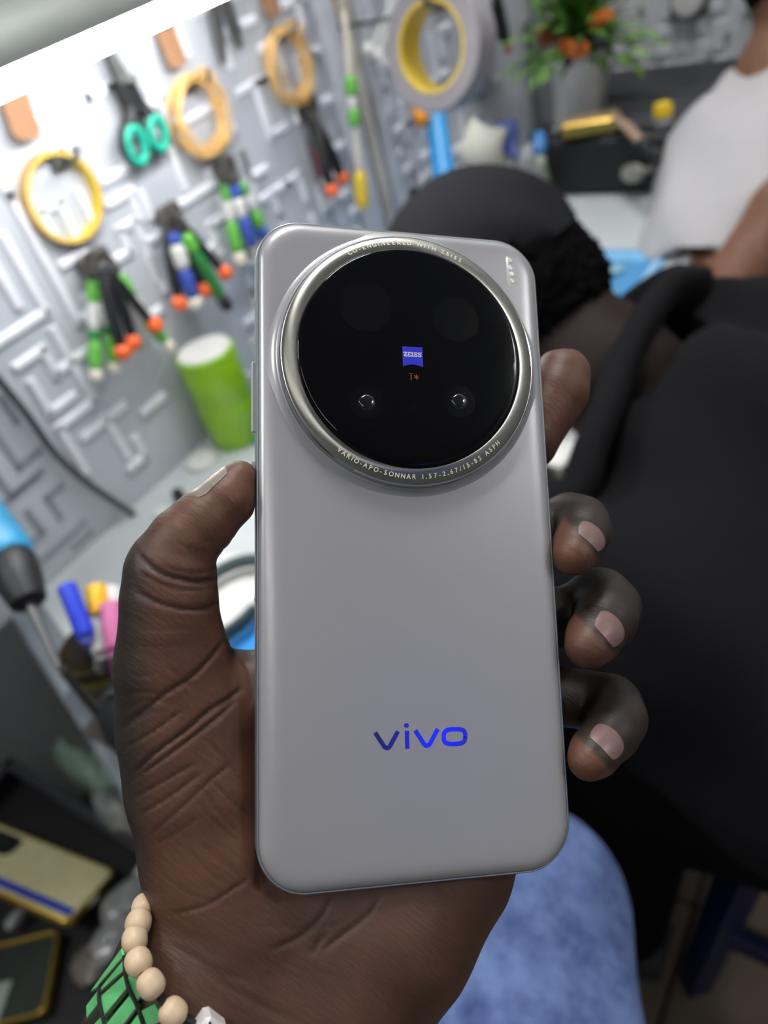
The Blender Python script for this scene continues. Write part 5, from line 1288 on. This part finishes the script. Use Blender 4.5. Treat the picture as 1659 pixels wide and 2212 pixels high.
A = onp(1176, 40, 1, YB - 0.06); MB().box((A[0] - 0.03, A[1], (ZD + A[2]) / 2 + 0.0002), 0.005, 0.005, (A[2] - ZD) / 2, bev=0.001).build('post', mat('post_grey', (84, 88, 88), rough=0.5), t)
MB().box((A[0] - 0.03, A[1], ZD + 0.0035), 0.02, 0.02, 0.003, bev=0.001).build('foot', M_dark, t)

# ================================================================== left side: hot air handle, pens in a pot
t = thing('hot_air_handle', 'light blue hot air handle with a black nozzle collar at the left edge', 'tool', at(20, 1180, 0.56))
A, Bq, Cq, Dq = at(-70, 1080, 0.60), at(24, 1212, 0.565), at(62, 1300, 0.55), at(128, 1440, 0.535)
MB().tube([A, A + (Bq - A) * 0.05, A + (Bq - A) * 0.93, Bq], [0.016, 0.0195, 0.0195, 0.0165], n=28).build('grip', mat('hot_air_blue', (58, 160, 208), rough=0.4), t, angle=0.8)
dv = nrm(Cq - Bq)
MB().tube([Bq - dv * 0.002, Bq + dv * 0.004, Bq + dv * 0.020, Cq, Cq + dv * 0.003], [0.0155, 0.0175, 0.0165, 0.0130, 0.008], n=28).build('collar', M_blk, t, angle=0.8)
MB().tube([Cq, Cq + (Dq - Cq) * 0.4, Dq], [0.0040, 0.0032, 0.0028], n=14).build('nozzle', M_steel, t)
MB().tube(spline([A, A + (A - Bq) * 0.3, A + (A - Bq) * 0.7 + [0, 0, -0.05]], 5), 0.004, n=10).build('lead', M_blk, t, angle=1.5)
hp = dk(130, 1450)
t2 = thing('handle_rest', 'small metal rest carrying the hot air nozzle at the bench end', 'stand', (Dq[0], Dq[1], ZD))
MB().box((Dq[0], Dq[1], ZD + 0.002), 0.016, 0.014, 0.0018, bev=0.001).build('foot', M_dsteel, t2)
MB().tube([np.array([Dq[0], Dq[1], ZD + 0.003]), Dq + [0, 0, -0.004]], 0.003, n=10).build('stem', M_dsteel, t2)
pb = dk(258, 1462); pb[2] = ZD
t = thing('pen_pot', 'dark brown pot of pens standing at the end of the bench behind the hand', 'pot', pb)
MB().lathe(pb + [0, 0, 0.0003], (0, 0, 1), [(0.026, 0), (0.028, 0.002), (0.030, 0.042), (0.0285, 0.042), (0.0265, 0.004), (0.001, 0.004)], n=36).build('pot', mat('pot_brown', (66, 58, 34), rough=0.4, var=0.3), t, angle=0.6)
MB().lathe(pb + [0, 0, 0.022], (0, 0, 1), [(0.0302, 0), (0.0306, 0.001), (0.0306, 0.008), (0.0302, 0.009)], n=36, capped=False).build('band', mat('pot_olive', (120, 108, 40), rough=0.4), t)
PEN = [('marker', 'blue marker standing leftmost in the pen pot', (143, 1264), (185, 1372), 0.0068, (38, 66, 212), (92, 110, 214), 0.545), ('marker', 'marker with a yellow cap standing in the pen pot', (208, 1268), (216, 1330), 0.0078, (240, 186, 30), (220, 220, 216), 0.56),
       ('marker', 'pink marker standing in the pen pot beside the hand', (240, 1302), (252, 1400), 0.0080, (216, 120, 170), (196, 110, 160), 0.54), ('marker', 'white marker standing at the back of the pen pot', (240, 1270), (250, 1340), 0.0072, (226, 226, 224), (214, 214, 212), 0.565), ('marker', 'clear plastic tube in the pen pot below the yellow cap', (206, 1330), (218, 1410), 0.0060, (190, 192, 188), (168, 170, 166), 0.55)]
for k, (nm, lab, a, b, r, c1, c2, dp) in enumerate(PEN):
    A, Bq = at(*a, dp), at(*b, dp - 0.012)
    E_ = pb + np.array([(-0.018, -0.006, 0.012, 0.012, -0.004)[k], (0.004, 0.012, -0.006, 0.012, -0.012)[k], 0.006])
    t = thing('marker_pen', lab, 'marker', E_, 'markers in the pen pot')
    mid = Bq
    MB().tube([A, A + (mid - A) * 0.04, A + (mid - A) * 0.96, mid], [r * 0.75, r, r, r * 0.9], n=16).build('cap', mat('pen_c_%d' % k, c1, rough=0.4), t, angle=0.8)
    MB().tube([mid, E_], [r * 0.85, r * 0.8], n=16).build('barrel', mat('pen_b_%d' % k, c2, rough=0.4), t, angle=0.8)
q = dk(262, 1440, 0.03)
t = thing('black_pouch', 'black zip pouch slumped on the bench end behind the hand', 'pouch', dk(262, 1500))
B_ = Body(0.004, pb + [0.0, -0.09, -0.003], pb + [0.16, 0.10, 0.09])
q = pb + np.array([0.074, -0.022, 0.0])
B_.ell(q + [0, 0, 0.030], (0.034, 0.030, 0.030), 0.01).ell(q + [0.03, 0.01, 0.024], (0.03, 0.03, 0.024), 0.012).ell(q + [0.005, -0.012, 0.020], (0.038, 0.022, 0.020), 0.012)
V, Qf = B_.mesh(); V = smooth_mesh(V, Qf, 2); V[:, 2] = np.maximum(V[:, 2], ZD + 0.0005); quad_obj('pouch', V, Qf, mat('pouch_black', (20, 22, 24), rough=0.7), t)
MB().tube(spline([q + [-0.02, -0.018, 0.046], q + [0.0, -0.01, 0.061], q + [0.03, 0.0, 0.051]], 5), 0.0016, n=8).build('zip', M_steel, t, angle=1.5)

# ================================================================== low shelf: trays and phone cases
sh = lambda px, py, h=0.0: onp(px, py, 2, zs + h)
t = thing('black_tray', 'large black open tray on the low shelf holding phone cases', 'tray', sh(150, 1900))
x0, x1, yfar = sh(40, 1700)[0], -0.30, sh(310, 1840, 0.03)[1]
yn = -0.38
M_tray = mat('tray_black', (17, 17, 19), rough=0.5); M_trim = mat('tray_rim', (52, 53, 58), rough=0.4)
x0 = max(x0, -1.06)
MB().box(((x0 + x1) / 2, (yfar + yn) / 2, zs + 0.003), (x1 - x0) / 2, (yfar - yn) / 2, 0.0025).build('base', M_tray, t, smooth=False)
for (a, b) in (((x0, yfar), (x1, yfar)), ((x0, yn), (x1, yn)), ((x0, yn), (x0, yfar)), ((x1, yn), (x1, yfar))):
    c = np.array([(a[0] + b[0]) / 2, (a[1] + b[1]) / 2, zs + 0.022]); hx, hy = abs(b[0] - a[0]) / 2 + 0.004, abs(b[1] - a[1]) / 2 + 0.004
    s_ = MB().box(c, hx, hy, 0.021, bev=0.002).build('side', M_tray, t)
    MB().box(c + [0, 0, 0.0225], hx + 0.003, hy + 0.003, 0.002, bev=0.001).build('rim', M_trim, s_)
def case(name, lab, cat, corner, du, dv_, L, Wd, th, z, mback, mrim, open_=False):
    """flat phone case: corner point, du along its length, dv_ along its width"""
    o = corner; t = thing(name, lab, cat, o)
    up = nrm(np.cross(du, dv_)); up = up if up[2] > 0 else -up
    def rr(ins, r=0.009, n=6):
        P_ = []
        for (cx_, cy_, t0) in ((L - ins - r, ins + r, -90), (L - ins - r, Wd - ins - r, 0), (ins + r, Wd - ins - r, 90), (ins + r, ins + r, 180)):
            for k in range(n + 1):
                a = math.radians(t0 + 90 * k / n); P_.append(o + du * (cx_ + r * math.cos(a)) + dv_ * (cy_ + r * math.sin(a)) + up * z)
        return P_
    Rg = [(0.0, 0.0), (0.0, th), (0.0012, th + 0.0012), (0.0026, th + 0.0006)]
    if not open_: Rg.append((0.003, th))
    V = []; F = []; n = 28
    for ins, h_ in Rg: V += [p_ + up * h_ for p_ in rr(ins)]
    for i in range(len(Rg) - 1): F += [(i * n + k, i * n + (k + 1) % n, (i + 1) * n + (k + 1) % n, (i + 1) * n + k) for k in range(n)]
    F.append([0 * n + k for k in range(n)][::-1])
    if open_:
        m = len(V); V += [p_ + up * 0.0012 for p_ in rr(0.0028)]; l = len(Rg) - 1
        F += [(l * n + k, l * n + (k + 1) % n, m + (k + 1) % n, m + k) for k in range(n)]
    mesh_obj('rim', V, F, mrim, t, angle=0.5)
    R2 = rr(0.003); hh = (0.0014 if open_ else th + 0.0002)
    mesh_obj('back_plate', [p_ + up * hh for p_ in R2] + [p_ + up * (hh + 0.0006) for p_ in R2], [list(range(28, 56)), list(range(28))[::-1]] + [(k, (k + 1) % 28, 28 + (k + 1) % 28, 28 + k) for k in range(28)], mback, t, angle=0.4)
    return t, lambda a, b, h_: o + du * a + dv_ * b + up * (z + h_)
M_gold = mat('pale_gold', (236, 228, 178), rough=0.4, metal=0.1); M_goldr = mat('gold_rim', (212, 176, 74), rough=0.28, metal=0.85)
c1, c2 = sh(252, 1893, 0.02), sh(150, 2006, 0.055); dvv = nrm(c2 - c1)
dq_ = ray(-22, 1782); cA = CAM_LOC + dq_ * ((c1 - CAM_LOC) @ dvv) / (dq_ @ dvv); duu = nrm(cA - c1)
Wd = np.linalg.norm(c2 - c1); L_ = min(np.linalg.norm(cA - c1), 0.21)
zt = 0.0
t, lp = case('phone_case', 'pale gold phone case with a blue stripe lying in the black tray', 'case', c1, duu, dvv, L_, Wd, 0.0085, 0.0, M_gold, M_goldr)
MB().prism([lp(0.006, Wd * 0.80, 0.0095), lp(L_ - 0.004, Wd * 0.80, 0.0095), lp(L_ - 0.004, Wd * 0.92, 0.0095), lp(0.006, Wd * 0.92, 0.0095)], lp(0, 0, 0.0005) - lp(0, 0, 0)).build('blue_stripe', mat('stripe_blue', (22, 58, 190), rough=0.45), t, smooth=False)
hp_ = []
for k in range(24):
    a = 2 * PI * k / 24; ca, sa_ = math.cos(a), math.sin(a)
    hp_.append(lp(L_ - 0.042 + 0.026 * np.sign(ca) * abs(ca) ** 0.5, 0.024 + 0.016 * np.sign(sa_) * abs(sa_) ** 0.5, 0.0095))
MB().prism(hp_, lp(0, 0, 0.0006) - lp(0, 0, 0)).build('camera_window', M_blk, t, angle=0.4)
MB().box(lp(-0.0005, Wd * 0.52, 0.004), 0.002, 0.007, 0.003, np.array([duu, dvv, np.cross(duu, dvv)]), bev=0.001).build('port_frame', M_cream, t)
M_clear = mat('dark_clear_plastic', (44, 52, 46), rough=0.15, coat=0.6)
d1, d2 = sh(126, 2004, 0.03), sh(92, 2186, 0.03); dv2 = nrm(d2 - d1); dv2[2] = 0; dv2 = nrm(dv2); du2 = np.array([dv2[1], -dv2[0], 0.0])
if du2 @ (sh(0, 2020, 0.03) - d1) < 0: du2 = -du2
t, lp = case('phone_case', 'gold rimmed clear dark phone case lying nearest the camera in the tray', 'case', np.array([d1[0], d1[1], zs + 0.0185]), du2, dv2, 0.150, np.linalg.norm((d2 - d1)[:2]) * 1.0, 0.0085, 0.0, M_clear, M_goldr, open_=True)
Wd2 = np.linalg.norm((d2 - d1)[:2])
MB().prism([lp(0.052, Wd2 * 0.48, 0.003), lp(0.10, Wd2 * 0.48, 0.003), lp(0.10, Wd2 * 0.95, 0.003), lp(0.058, Wd2 * 0.95, 0.003)], (0, 0, 0.0005)).build('paper_insert', mat('insert_pale', (146, 158, 150), rough=0.6), t, smooth=False)
t = thing('foam_block', 'black foam block under the gold rimmed case in the tray', 'block', np.array([d1[0], d1[1], zs + 0.006]))
MB().box(d1 * [1, 1, 0] + du2 * 0.075 + dv2 * Wd2 * 0.5 + [0, 0, zs + 0.0118], 0.06, Wd2 * 0.4, 0.0058, np.array([du2, dv2, [0, 0, 1]])).build('foam', M_tray, t, smooth=False)
# clear bags, small bits in the tray and by the end panel
def crumple(name, lab, cat, c, r, m_, seed, ax=None, group=None):
    rg = np.random.default_rng(seed); mb = MB(); mb.ball((0, 0, 0), 1, 26, 16); V = np.array(mb.v)
    for k in range(7):
        f_ = rg.normal(size=3) * (2 + k * 0.8); V = V * (1 + (0.16 / (1 + 0.3 * k)) * np.abs(np.sin(V @ f_ + rg.uniform(0, 6))))[:, None]
    V = V / np.abs(V).max(0) * np.asarray(r)
    if ax is not None: V = V @ np.asarray(ax)
    V = V + c; t = thing(name, lab, cat, c, group)
    mesh_obj('film', V, mb.f, m_, t, angle=0.5); return t
M_film = mat('clear_film', (150, 152, 150), rough=0.2, coat=0.4, var=0.25, scale=70)
M_film2 = mat('green_film', (128, 150, 136), rough=0.3, coat=0.3, var=0.12, scale=40)
crumple('plastic_bag', 'small crumpled clear bag in the tray right of the gold case', 'bag', sh(268, 1945, 0.022), (0.022, 0.034, 0.012), M_film, 1, group='clear bags in the tray')
crumple('plastic_bag', 'crumpled clear bag in the tray below the gold case by the beads', 'bag', sh(238, 2028, 0.022), (0.022, 0.040, 0.012), M_film, 2, group='clear bags in the tray')
crumple('plastic_bag', 'darker crumpled bag in the tray left of the plate bracelet', 'bag', sh(196, 2082, 0.020), (0.024, 0.024, 0.012), mat('brown_film', (112, 104, 96), rough=0.3, var=0.3, scale=60), 3, group='clear bags in the tray')
crumple('plastic_bag', 'pale green plastic bag on the low shelf behind the tray', 'bag', sh(205, 1672, 0.06), (0.085, 0.022, 0.055), M_film2, 4)
crumple('plastic_bag', 'whitish crumpled bag at the right end of the low shelf', 'bag', sh(262, 1760, 0.05), (0.055, 0.022, 0.045), M_film, 6)
q = sh(320, 1895, 0.007)
crumple('cotton_wad', 'white cotton wad in the tray beside the wrist', 'cotton', q + [0, 0, 0.010], (0.014, 0.016, 0.011), M_white, 8)
crumple('screw_bag', 'tiny clear bag of bits between the two phone cases', 'bag', sh(30, 1985, 0.03), (0.008, 0.014, 0.006), M_film, 9)

# ================================================================== the seated man in black, bent over the bench
M_cap = mat('cap_cloth', (32, 32, 35), rough=0.9, spec=0.12, var=0.08, scale=200, bump=0.2, bscale=2000)
M_shirt = mat('black_shirt', (16, 16, 18), rough=0.95, spec=0.15, var=0.10, scale=9, bump=0.15, bscale=1500)
M_hair = mat('black_hair', (10, 9, 9), rough=0.95, spec=0.08, bump=0.8, bscale=500)
M_skin2 = skin_mat('dark_skin', (36, 27, 25), (44, 33, 30), rough=0.6, spec=0.12)
M_trous = mat('black_trousers', (10, 10, 12), rough=0.95, spec=0.08)
hc = at(1036, 622, 0.72); hr = 0.088
fdir = nrm(np.array([-0.80, 0.10, -0.58])); upd = nrm(np.array([-0.45, 0.06, 0.89]) - fdir * (np.array([-0.45, 0.06, 0.89]) @ fdir)); sdir = np.cross(upd, fdir)
HA = np.array([fdir, sdir, upd])
nb = at(1318, 806, 0.665); nb2 = at(1550, 1000, 0.66)
pel = np.array([0.10, 0.50, 0.50])
shR = at(1610, 800, 0.75); shL = at(1452, 1352, 0.56)
mid = (shR + shL) / 2
lo = np.array([-0.56, 0.10, 0.0]); hi = np.array([0.40, 0.98, 0.98])
man = thing('person', 'person in a black cap and black shirt bent over the bench, seen from behind', 'person', (0.10, 0.50, 0.0))
elR, elL = np.array([-0.14, 0.72, 0.70]), np.array([-0.30, 0.36, 0.735])
haR, haL = np.array([-0.40, 0.62, 0.745]), np.array([-0.46, 0.52, 0.745])
BD = Body(0.0042, lo, hi)
BD.ell(hc, (hr * 1.06, hr * 0.80, hr * 0.98), 0.01, HA)
BD.ell(hc + fdir * 0.045 - upd * 0.045, (0.045, 0.052, 0.050), 0.02, HA)                   # face, jaw
BD.cone(hc + fdir * 0.090 - upd * 0.012, hc + fdir * 0.108 - upd * 0.038, 0.009, 0.015, 0.010)  # nose
BD.ell(hc + fdir * 0.088 - upd * 0.060, (0.010, 0.024, 0.007), 0.006, HA)                    # lips
for s_ in (-1, 1):
    BD.ell(hc + sdir * s_ * 0.072 - upd * 0.025, (0.020, 0.009, 0.030), 0.006, HA)           # ears
    BD.ell(hc + fdir * 0.082 + sdir * s_ * 0.030 - upd * 0.004, (0.008, 0.014, 0.006), 0.004, HA)  # eyelids
BD.chain([(hc - upd * 0.05 - fdir * 0.035, 0.055), (nb, 0.050), (at(1430, 890, 0.72), 0.05)], 0.03)
BD.chain([(shR, 0.05), (elR, 0.040), (haR, 0.026)], 0.02).chain([(shL, 0.05), (elL, 0.040), (haL, 0.026)], 0.02)
BD.chain([(nb2, 0.05), (mid, 0.09), ((mid + pel) / 2, 0.125), (pel, 0.14)], 0.05)
def fingers(BD, wrist, d, up, sc=1.0):
    """open relaxed hand: palm, four fingers and a thumb"""
    d = nrm(d); s = nrm(np.cross(up, d)); u = np.cross(d, s)
    BD.ell(wrist + d * 0.045, (0.045 * sc, 0.040 * sc, 0.015 * sc), 0.012, np.array([d, s, u]))
    for k, L in enumerate((0.072, 0.080, 0.074, 0.058)):
        b = wrist + d * 0.078 + s * (0.030 - 0.020 * k); m1 = b + d * L * 0.45 + u * 0.004 + s * (0.004 - 0.003 * k); e = m1 + d * L * 0.42 - u * 0.014
        BD.chain([(b, 0.0095), (m1, 0.0088), (e, 0.0072)], 0.004)
    b = wrist + d * 0.03 + s * 0.036; m1 = b + d * 0.03 + s * 0.028; BD.chain([(b, 0.013), (m1, 0.011), (m1 + d * 0.028 + s * 0.006, 0.0085)], 0.006)
fingers(BD, haR, np.array([-0.6, -0.75, -0.02]), np.array([0, 0, 1.0])); fingers(BD, haL, np.array([-0.75, 0.6, -0.02]), np.array([0, 0, 1.0]))
V, Q = BD.mesh(); V = smooth_mesh(V, Q, 2); quad_obj('body', V, Q, M_skin2, man, attrs={'palm': np.zeros(len(V)), 'crease': np.zeros(len(V))})
# short curly hair below the cap
BH = Body(0.0035, hc - 0.14, hc + 0.14)
BH.ell(hc - fdir * 0.014 - upd * 0.012, (hr * 1.08, hr * 0.88, hr * 0.90), 0.008, HA)
BH.ell(hc - fdir * 0.055 - upd * 0.045, (0.055, 0.060, 0.05), 0.02, HA)
BH.ell(hc + fdir * 0.085 - upd * 0.02, (0.06, 0.09, 0.09), 0.01, HA, op='sub')
V, Q = BH.mesh(); Nh = vnormals(V, Q)
V = V + Nh * (0.0035 * np.sin(V[:, 0] * 700) * np.sin(V[:, 1] * 640 + 1) * np.sin(V[:, 2] * 670 + 2) + 0.002 * rng.normal(size=len(V)))[:, None]
quad_obj('hair', V, Q, M_hair, man)
# cap: panelled crown and brim
n = 64; V = []; F = []
for i in range(17):
    th = math.radians(96) * i / 16
    for k in range(n):
        ph = 2 * PI * k / n; seam = -0.0016 * max(0, 1 - abs(((k % 10.667) - 5.33)) / 0.9) if i < 15 else 0
        fold = 0.0020 * math.sin(ph * 9 + 4 * math.sin(th * 2)) * math.sin(th) ** 2 + 0.0060 * math.sin(ph * 4 + 1.0) * math.sin(th) ** 2
        r = np.array([hr * 1.17, hr * 0.99, hr * 1.10]) + seam + fold
        q = np.array([math.sin(th) * math.cos(ph) * r[0], math.sin(th) * math.sin(ph) * r[1], math.cos(th) * r[2] * (1 if th < PI / 2 else 1.0)])
        V.append(hc - fdir * 0.006 + upd * 0.006 + q @ HA)
for i in range(16): F += [(i * n + k, i * n + (k + 1) % n, (i + 1) * n + (k + 1) % n, (i + 1) * n + k) for k in range(n)]
inner = [hc + (np.array(p_) - hc) * 0.965 for p_ in V[-n:]]; m = len(V); V += inner
F += [(16 * n + k, 16 * n + (k + 1) % n, m + (k + 1) % n, m + k) for k in range(n)]
cap = mesh_obj('cap', V, F, M_cap, man, angle=1.5)
bv = []; bf = []
for i in range(6):
    e = i / 5
    for k in range(17):
        ph = (k / 16 - 0.5) * PI * 0.86; ext = 0.062 * e * max(math.cos(ph), 0) ** 0.6
        q = np.array([math.cos(ph) * hr * 1.16 + ext, math.sin(ph) * hr * 1.0, -0.010 - 0.018 * e - 0.030 * math.sin(ph) ** 2 * e])
        bv.append(hc - fdir * 0.006 + upd * 0.006 + q @ HA)
bf = [(i * 17 + k, i * 17 + k + 1, (i + 1) * 17 + k + 1, (i + 1) * 17 + k) for i in range(5) for k in range(16)]
nv_ = len(bv); bv2 = bv + [p_ - upd * 0.002 for p_ in bv]
bf2 = bf + [tuple(nv_ + x for x in q[::-1]) for q in bf] + [((5 * 17 + k), 5 * 17 + k + 1, nv_ + 5 * 17 + k + 1, nv_ + 5 * 17 + k) for k in range(16)]
mesh_obj('brim', bv2, bf2, M_cap, cap, angle=1.2)
MB().ball(hc - fdir * 0.006 + upd * (0.006 + hr * 1.10), 0.006, 12, 8).build('button', M_cap, cap, angle=1.5)
# shirt
BS = Body(0.0062, lo, hi)
BS.chain([(nb2 + [0.01, 0, -0.015], 0.075), (mid, 0.120), ((mid + pel) / 2, 0.155), (pel, 0.165)], 0.04)
BS.chain([(shR, 0.080), (mid, 0.095), (shL, 0.080)], 0.035)
BS.chain([(at(1520, 760, 0.70), 0.058), (at(1460, 960, 0.64), 0.052), (at(1420, 1130, 0.60), 0.056)], 0.03)
BS.cone(shL, shL * 0.5 + np.array([0.10, 0.34, 0.60]) * 0.5, 0.085, 0.105, 0.04)
for s_, e_, h_ in ((shR, elR, haR), (shL, elL, haL)):
    BS.chain([(s_, 0.080), (e_, 0.060), (e_ * 0.4 + h_ * 0.6, 0.043)], 0.04)
BS.cone(nb + (nb - hc) * 0.02, hc, 0.078, 0.10, 0.012, op='sub')
V, Q = BS.mesh(); V = smooth_mesh(V, Q, 2); Ns = vnormals(V, Q)
V = V + Ns * (0.004 * np.sin(V[:, 0] * 30 + V[:, 1] * 55 + 2 * np.sin(V[:, 2] * 24)) + 0.003 * np.sin(V[:, 2] * 60 - V[:, 1] * 40))[:, None]
shirt = quad_obj('shirt', V, Q, M_shirt, man)
ca = nrm(hc - nb); a_, b_, _ = frame_of(ca, (0, 0, 1))
cpts = [at(1500, 622, 0.67), at(1440, 632, 0.655), at(1392, 694, 0.63), at(1342, 790, 0.605), at(1312, 880, 0.585), at(1274, 975, 0.57), at(1246, 1065, 0.56), at(1180, 1090, 0.58), at(1130, 1060, 0.62), at(1140, 940, 0.68), at(1260, 760, 0.75), at(1420, 620, 0.76)]
MB().tube(spline(cpts + cpts[:1], 6)[:-1], 0.013, n=14, closed=True, flat=((0.5, 0, 0.8), 1.6)).build('collar', M_shirt, shirt, angle=1.5)
# legs and shoes
BL = Body(0.0068, (-0.52, 0.14, 0.0), (0.40, 0.78, 0.70))
kL, kR = np.array([-0.14, 0.355, 0.50]), np.array([-0.24, 0.60, 0.50])
fL, fR = np.array([-0.16, 0.37, 0.10]), np.array([-0.26, 0.62, 0.10])
BL.ell(pel + [0, 0, 0.0], (0.17, 0.19, 0.11), 0.05)
BL.chain([(pel + [0, -0.09, 0], 0.10), (kL, 0.068), (fL, 0.05)], 0.04).chain([(pel + [0, 0.10, 0], 0.10), (kR, 0.068), (fR, 0.05)], 0.04)
V, Q = BL.mesh(); V = smooth_mesh(V, Q, 2); quad_obj('trousers', V, Q, M_trous, man)
for f_ in (fL, fR):
    MB().tube(spline([f_ + [0.05, 0, -0.052], f_ + [0.0, 0, -0.05], f_ + [-0.08, 0.0, -0.056], f_ + [-0.17, 0, -0.06]], 4), [0.034, 0.040, 0.044, 0.046, 0.046, 0.046, 0.045, 0.044, 0.042, 0.040, 0.038, 0.034, 0.018], n=18).build('shoe', mat('grey_shoe', (40, 42, 46), rough=0.6), man)
# stool he sits on
M_stool = mat('navy_plastic', (22, 31, 74), rough=0.45)
st = thing('stool', 'navy blue plastic stool under the man in black', 'stool', (0.09, 0.53, 0))
sx, sy, sh_ = 0.09, 0.53, 0.375
MB().box((sx, sy, sh_ - 0.015), 0.15, 0.15, 0.015, bev=0.008).build('seat', M_stool, st)
for (a, b) in ((-1, -1), (1, -1), (-1, 1), (1, 1)):
    q0 = np.array([sx + a * 0.125, sy + b * 0.125, sh_ - 0.028]); q1 = np.array([sx + a * 0.165, sy + b * 0.165, 0.004])
    MB().tube([q0, q1], [0.024, 0.020], n=4).build('leg', M_stool, st, smooth=False)
for (a, b) in (((-1, -1), (1, -1)), ((1, -1), (1, 1)), ((1, 1), (-1, 1)), ((-1, 1), (-1, -1))):
    k_ = 0.148; MB().box((sx + (a[0] + b[0]) / 2 * k_, sy + (a[1] + b[1]) / 2 * k_, 0.155), 0.14 if a[1] == b[1] else 0.008, 0.14 if a[0] == b[0] else 0.008, 0.018, bev=0.003).build('rail', M_stool, st)

# ================================================================== person in a white T-shirt, arm across the chest
M_tee = mat('white_cotton', (176, 174, 175), rough=0.9, var=0.02, scale=30)
M_skin3 = skin_mat('brown_skin', (122, 86, 66), (128, 90, 70), rough=0.55)
p3 = lambda x, y, d: at(x, y, d)
tb_ = at(1690, 470, 1.02)
w3 = thing('person', 'person in a white T-shirt standing at the far end, arm across the chest', 'person', (tb_[0], tb_[1], 0.0))
neck, chin = p3(1705, 165, 1.00), p3(1740, 40, 1.00)
shl = p3(1570, 362, 1.00); elb = p3(1484, 745, 0.92); fore = p3(1700, 455, 0.86); hnd = p3(1900, 210, 0.84)
shr = p3(1960, 300, 1.06); elr = np.array([shr[0] + 0.06, shr[1] + 0.02, shr[2] - 0.27]); har = elr + np.array([-0.04, -0.16, -0.14])
pv = tb_ + np.array([0.12, 0.05, -0.36]); hips = pv.copy()
lo = np.minimum.reduce([shl, elb, hips, hnd, elr, har, chin]) - 0.22; hi = np.maximum.reduce([shl, elb, chin, hips, shr, hnd]) + [0.30, 0.22, 0.32]
lo[2] = 0.0
B3 = Body(0.0062, lo, hi)
B3.chain([(hips, 0.12), (tb_, 0.11), (neck - [0, 0, 0.05], 0.075), (neck, 0.056), (chin, 0.055)], 0.04)
hd = chin + np.array([0.0, 0.0, 0.075]); hf = nrm(np.array([0.55, -0.80, -0.15])); hu = nrm(np.array([0, 0, 1.0]) - hf * hf[2]); hs = np.cross(hu, hf); H3 = np.array([hf, hs, hu])
B3.ell(hd, (0.095, 0.075, 0.105), 0.02, H3).ell(hd + hf * 0.04 - hu * 0.055, (0.05, 0.05, 0.05), 0.02, H3)
B3.cone(hd + hf * 0.092 + hu * 0.005, hd + hf * 0.108 - hu * 0.022, 0.009, 0.015, 0.01).ell(hd + hf * 0.09 - hu * 0.05, (0.01, 0.024, 0.007), 0.006, H3)
for s_ in (-1, 1): B3.ell(hd + hs * s_ * 0.075, (0.02, 0.009, 0.03), 0.006, H3).ell(hd + hf * 0.085 + hs * s_ * 0.03 + hu * 0.02, (0.008, 0.014, 0.006), 0.004, H3)
B3.chain([(shl, 0.055), (elb, 0.040), (fore, 0.036), (hnd, 0.026)], 0.02)
B3.chain([(shr, 0.055), (elr, 0.042), (har, 0.027)], 0.02)
fingers(B3, hnd, hnd - fore, np.array([-0.3, 0.3, 0.9])); fingers(B3, har, har - elr, np.array([0.9, 0.1, 0.3]))
V, Q = B3.mesh(); V = smooth_mesh(V, Q, 2); quad_obj('body', V, Q, M_skin3, w3, attrs={'palm': np.zeros(len(V)), 'crease': np.zeros(len(V))})
BT = Body(0.0058, lo, hi)
BT.chain([(hips + [0, 0, -0.02], 0.150), (tb_, 0.150), (neck - [0, 0, 0.075], 0.10)], 0.06)
BT.chain([(shl, 0.068), (neck - [0, 0, 0.05], 0.070), (shr, 0.075)], 0.05)
slv = shl * 0.10 + elb * 0.90
BT.chain([(shl, 0.070), (shl * 0.5 + elb * 0.5, 0.070), (slv, 0.060)], 0.05)
BT.chain([(shr, 0.075), (shr * 0.4 + elr * 0.6, 0.070)], 0.05)
BT.cone(neck - [0, 0, 0.01], chin, 0.066, 0.075, 0.01, op='sub')
BT.cone(slv + (elb - shl) * 0.06, elb + (elb - shl) * 0.3, 0.10, 0.11, 0.004, op='sub')
V, Q = BT.mesh(); V = smooth_mesh(V, Q, 2); Nt = vnormals(V, Q)
ux = V @ nrm(np.array([0.8, -0.2, 0.5]))
V = V + Nt * (0.0045 * np.sin(ux * 62 + 2.0 * np.sin(V[:, 2] * 14)) + 0.002 * np.sin(V[:, 2] * 90 + V[:, 0] * 60))[:, None]
quad_obj('t_shirt', V, Q, M_tee, w3)
BH = Body(0.006, hd - 0.15, hd + 0.15); BH.ell(hd + hu * 0.012 - hf * 0.01, (0.101, 0.082, 0.108), 0.01, H3).ell(hd + hf * 0.09 - hu * 0.03, (0.07, 0.09, 0.085), 0.01, H3, op='sub')
V, Q = BH.mesh(); quad_obj('hair', V, Q, M_hair, w3)
B4 = Body(0.0075, hips + [-0.25, -0.25, -hips[2]], hips + [0.30, 0.25, 0.12])
for s_ in (-0.085, 0.085):
    kn_ = np.array([hips[0] + 0.02, hips[1] + s_ * 1.1, 0.30]); an = np.array([hips[0] + 0.05, hips[1] + s_ * 1.2, 0.09])
    B4.chain([(hips + [0, s_, -0.04], 0.105), (kn_, 0.07), (an, 0.055)], 0.04)
    MB().tube(spline([an + [0.05, 0, -0.05], an + [0.0, 0, -0.045], an + [-0.10, 0.0, -0.052], an + [-0.18, 0, -0.055]], 4), [0.03, 0.036, 0.040, 0.042, 0.042, 0.042, 0.041, 0.040, 0.040, 0.038, 0.036, 0.03, 0.016], n=16).build('shoe', mat('grey_shoe', (40, 42, 46), rough=0.6), w3)
V, Q = B4.mesh(); V = smooth_mesh(V, Q, 2); quad_obj('trousers', V, Q, mat('grey_trousers', (60, 62, 70), rough=0.9), w3)
